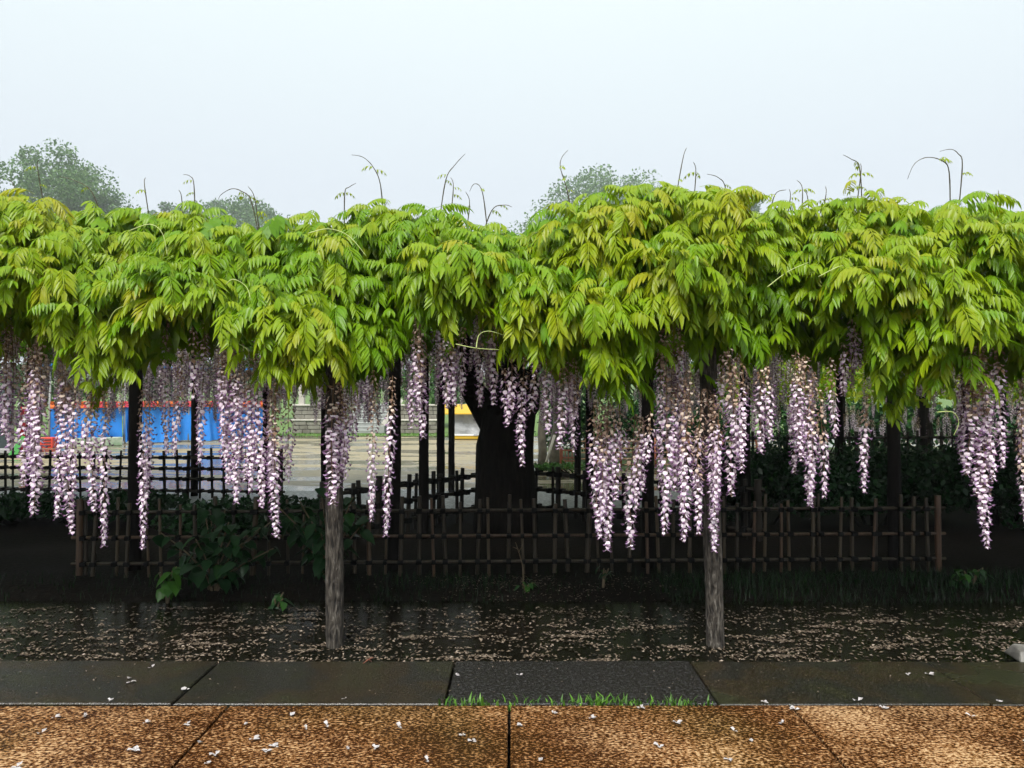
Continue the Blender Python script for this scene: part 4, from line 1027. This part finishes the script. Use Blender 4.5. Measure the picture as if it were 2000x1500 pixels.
def far_vine(label, x0, x1, y0, y1, zt, zb, n, nrac, seed):
    rg = np.random.default_rng(seed); rr = random.Random(seed); c = Vector(((x0 + x1) / 2, (y0 + y1) / 2, 0)); root = empty('wisteria_vine', c, label, 'wisteria')
    def samp(n, r):
        p = np.stack([r.uniform(x0, x1, n), r.uniform(y0, y1, n), zt - (zt - zb) * r.random(n) ** 1.2], 1); p[:, 2] += .08 * np.sin(p[:, 0] * 2.3) + .05 * np.sin(p[:, 1] * 3); return p - np.array(c)[None]
    V, T, tn = leaf_cloud(n, samp, .15, seed, .55, .25); o = bpy.data.objects.new('foliage', mesh_np('foliage', V, T, M_LEAFS, tint=tn)); link(o, root); tag(o, kind='stuff')
    m = MB(); m.tube([(0, 0, 0), (.1, 0, .7), (0, .1, 1.5), (.2, 0, 2.2)], [.16, .13, .12, .10], 10, 0, True, .1); m.build('trunk', M_BARK, root)
    for k in range(nrac):
        L = rr.uniform(.3, .6); yb = rr.uniform(805, 868); Y = rr.uniform(y0, y1); z = CAM_H + (HY - yb) / F * Y
        put_raceme((rr.uniform(x0, x1), Y, z + L), L, root, c)
    for k in range(6):
        x = x0 + (x1 - x0) * (k + .5) / 6 - c.x
        m = MB(); m.tube([(x, y0 - c.y + .3, 0), (x, y0 - c.y + .3, 2.1)], [.06, .055], 8); m.build('support_post', M_DPOST, root)
far_vine('distant wisteria with lilac racemes over the dark shrubs on the right', 3.8, 12.5, 13.6, 17.0, 2.3, 1.35, 9000, 150, 31)

# ------------------------------------------------------------------ trees
def tree(label, base, h, rx, rz, n, size, seed, tint=.45, name='broadleaf_tree', group=None, blobs_n=26, flat=1.0, br=(.20, .36)):
    base = Vector(base); root = empty(name, base, label, 'tree', group); rr = random.Random(seed); cz = h - rz; blobs = []
    m = MB(); m.tube([(0, 0, -.3), (rr.uniform(-.2, .2), 0, cz * .35), (rr.uniform(-.4, .4), 0, cz * .8), (0, 0, cz)], [h * .028, h * .022, h * .016, h * .009], 9, 0, True, .08, seed); m.build('trunk', M_GTRUNK, root)
    for k in range(blobs_n):
        u = Vector((rr.gauss(0, 1), rr.gauss(0, 1), rr.gauss(.25, .9))).normalized(); q = rr.uniform(.45, .92); blobs.append((u.x * rx * q, u.y * rx * q, cz + u.z * rz * q * flat, rr.uniform(*br)))
    m = MB()
    for b in blobs[:16]: m.tube([(0, 0, cz * .55), (b[0] * .5, b[1] * .5, cz * .5 + b[2] * .42), (b[0], b[1], b[2])], [h * .010, h * .006, h * .002], 5)
    m.build('limbs', M_GTRUNK, root); B0 = np.array(blobs)
    def samp(n, r):
        B = B0[r.integers(0, len(B0), n)]; v = r.normal(size=(n, 3)); v /= np.linalg.norm(v, axis=1)[:, None]; rad = (.45 + .75 * r.random(n) ** .8)[:, None]
        return B[:, :3] + v * rad * B[:, 3:4] * np.array([[rx, rx, rz]])
    V, T, tn = leaf_cloud(n, samp, size, seed, tint, .2, 1.0); o = bpy.data.objects.new('crown', mesh_np('crown', V, T, M_TREE, tint=tn)); link(o, root); tag(o, kind='stuff'); return root
def tree_at(label, px, ptop, d, rpx, rzpx, n, size, seed, **k):
    t = P(px, ptop, d); gz = .03 + max(0, d - 60) * .04
    tree(label, (t.x, d, gz), t.z - gz, rpx / F * d, rzpx / F * d, n, size, seed, **k)
tree_at('tall feathery tree rising above the arbour near the blue stall', 85, 292, 140, 165, 150, 30000, .62, 1, tint=.7, blobs_n=90, br=(.12, .22))
tree_at('wide hazy grey-green tree rising behind the arbour middle', 1180, 318, 220, 190, 150, 26000, .95, 2, tint=.7, blobs_n=80, br=(.13, .22))
tree_at('low hazy tree top showing between feathery tree and first shoots', 470, 394, 210, 130, 70, 11000, .9, 3, tint=.6, blobs_n=50, br=(.14, .24))
tree_at('faint low tree crown beside the feathery tree', 350, 392, 205, 70, 60, 7000, .8, 4, tint=.5, blobs_n=40, br=(.14, .24))
tree_at('low dark hazy tree top right of the wide hazy tree', 1430, 380, 215, 105, 70, 11000, .9, 5, tint=.3, blobs_n=50, br=(.14, .24))
for i, (px, d, tp) in enumerate(((700, 40, 690), (860, 36, 715), (1120, 24, 700), (1260, 22, 690), (1400, 25, 700), (1560, 26, 690), (1740, 24, 680), (1930, 27, 690), (300, 44, 690), (80, 40, 700), (500, 46, 690))):
    lab = ['green background tree over the stone terrace steps', 'green background tree behind the yellow awning booth', 'dark tree behind the red brown gate', 'dark tree behind the low brown rail fence', 'dark tree beyond the right end of the brown rail fence', 'dark tree behind the distant wisteria, end nearest the rail fence', 'dark tree behind the distant wisteria middle', 'dark tree behind the far end of the distant wisteria', 'dim tree behind the right half of the blue stall', 'dim tree behind the red banner', 'dim tree between blue stall and stone wall'][i]
    tree_at(lab, px, tp, d, 110, 48, 3800, .30, 20 + i, tint=.3 if px > 1000 else .45, blobs_n=18)
for i, (x, y) in enumerate(((2.2, 17.6), (4.4, 18.2), (7.5, 18.6), (10.5, 19), (13.5, 19.5))):
    shrub(['clipped dark green hedge bush behind the red brown gate', 'dark green hedge bush behind the brown rail fence', 'dark green hedge bush behind the near part of the distant wisteria', 'dark green hedge bush behind the middle of the distant wisteria', 'dark green hedge bush behind the far end of the distant wisteria'][i], (x, y, 0), 1.7, .8, 1.5, 4500, .14, 70 + i, .45, name='hedge_bush')

# ------------------------------------------------------------------ haze
hz = MB(); hz.box((0, 138, 43.9), (460, 400, 89.8)); hb = hz.mesh('haze', [])
ho = link(bpy.data.objects.new('haze', hb)); tag(ho, kind='stuff')
hm = bpy.data.materials.new('misty_air'); hm.use_nodes = True; t = hm.node_tree; t.nodes.remove(t.nodes['Principled BSDF'])
pv = t.nodes.new('ShaderNodeVolumePrincipled'); pv.inputs['Color'].default_value = (.95, .97, 1, 1); pv.inputs['Density'].default_value = .0008
t.links.new(pv.outputs[0], t.nodes['Material Output'].inputs['Volume']); hb.materials.append(hm)
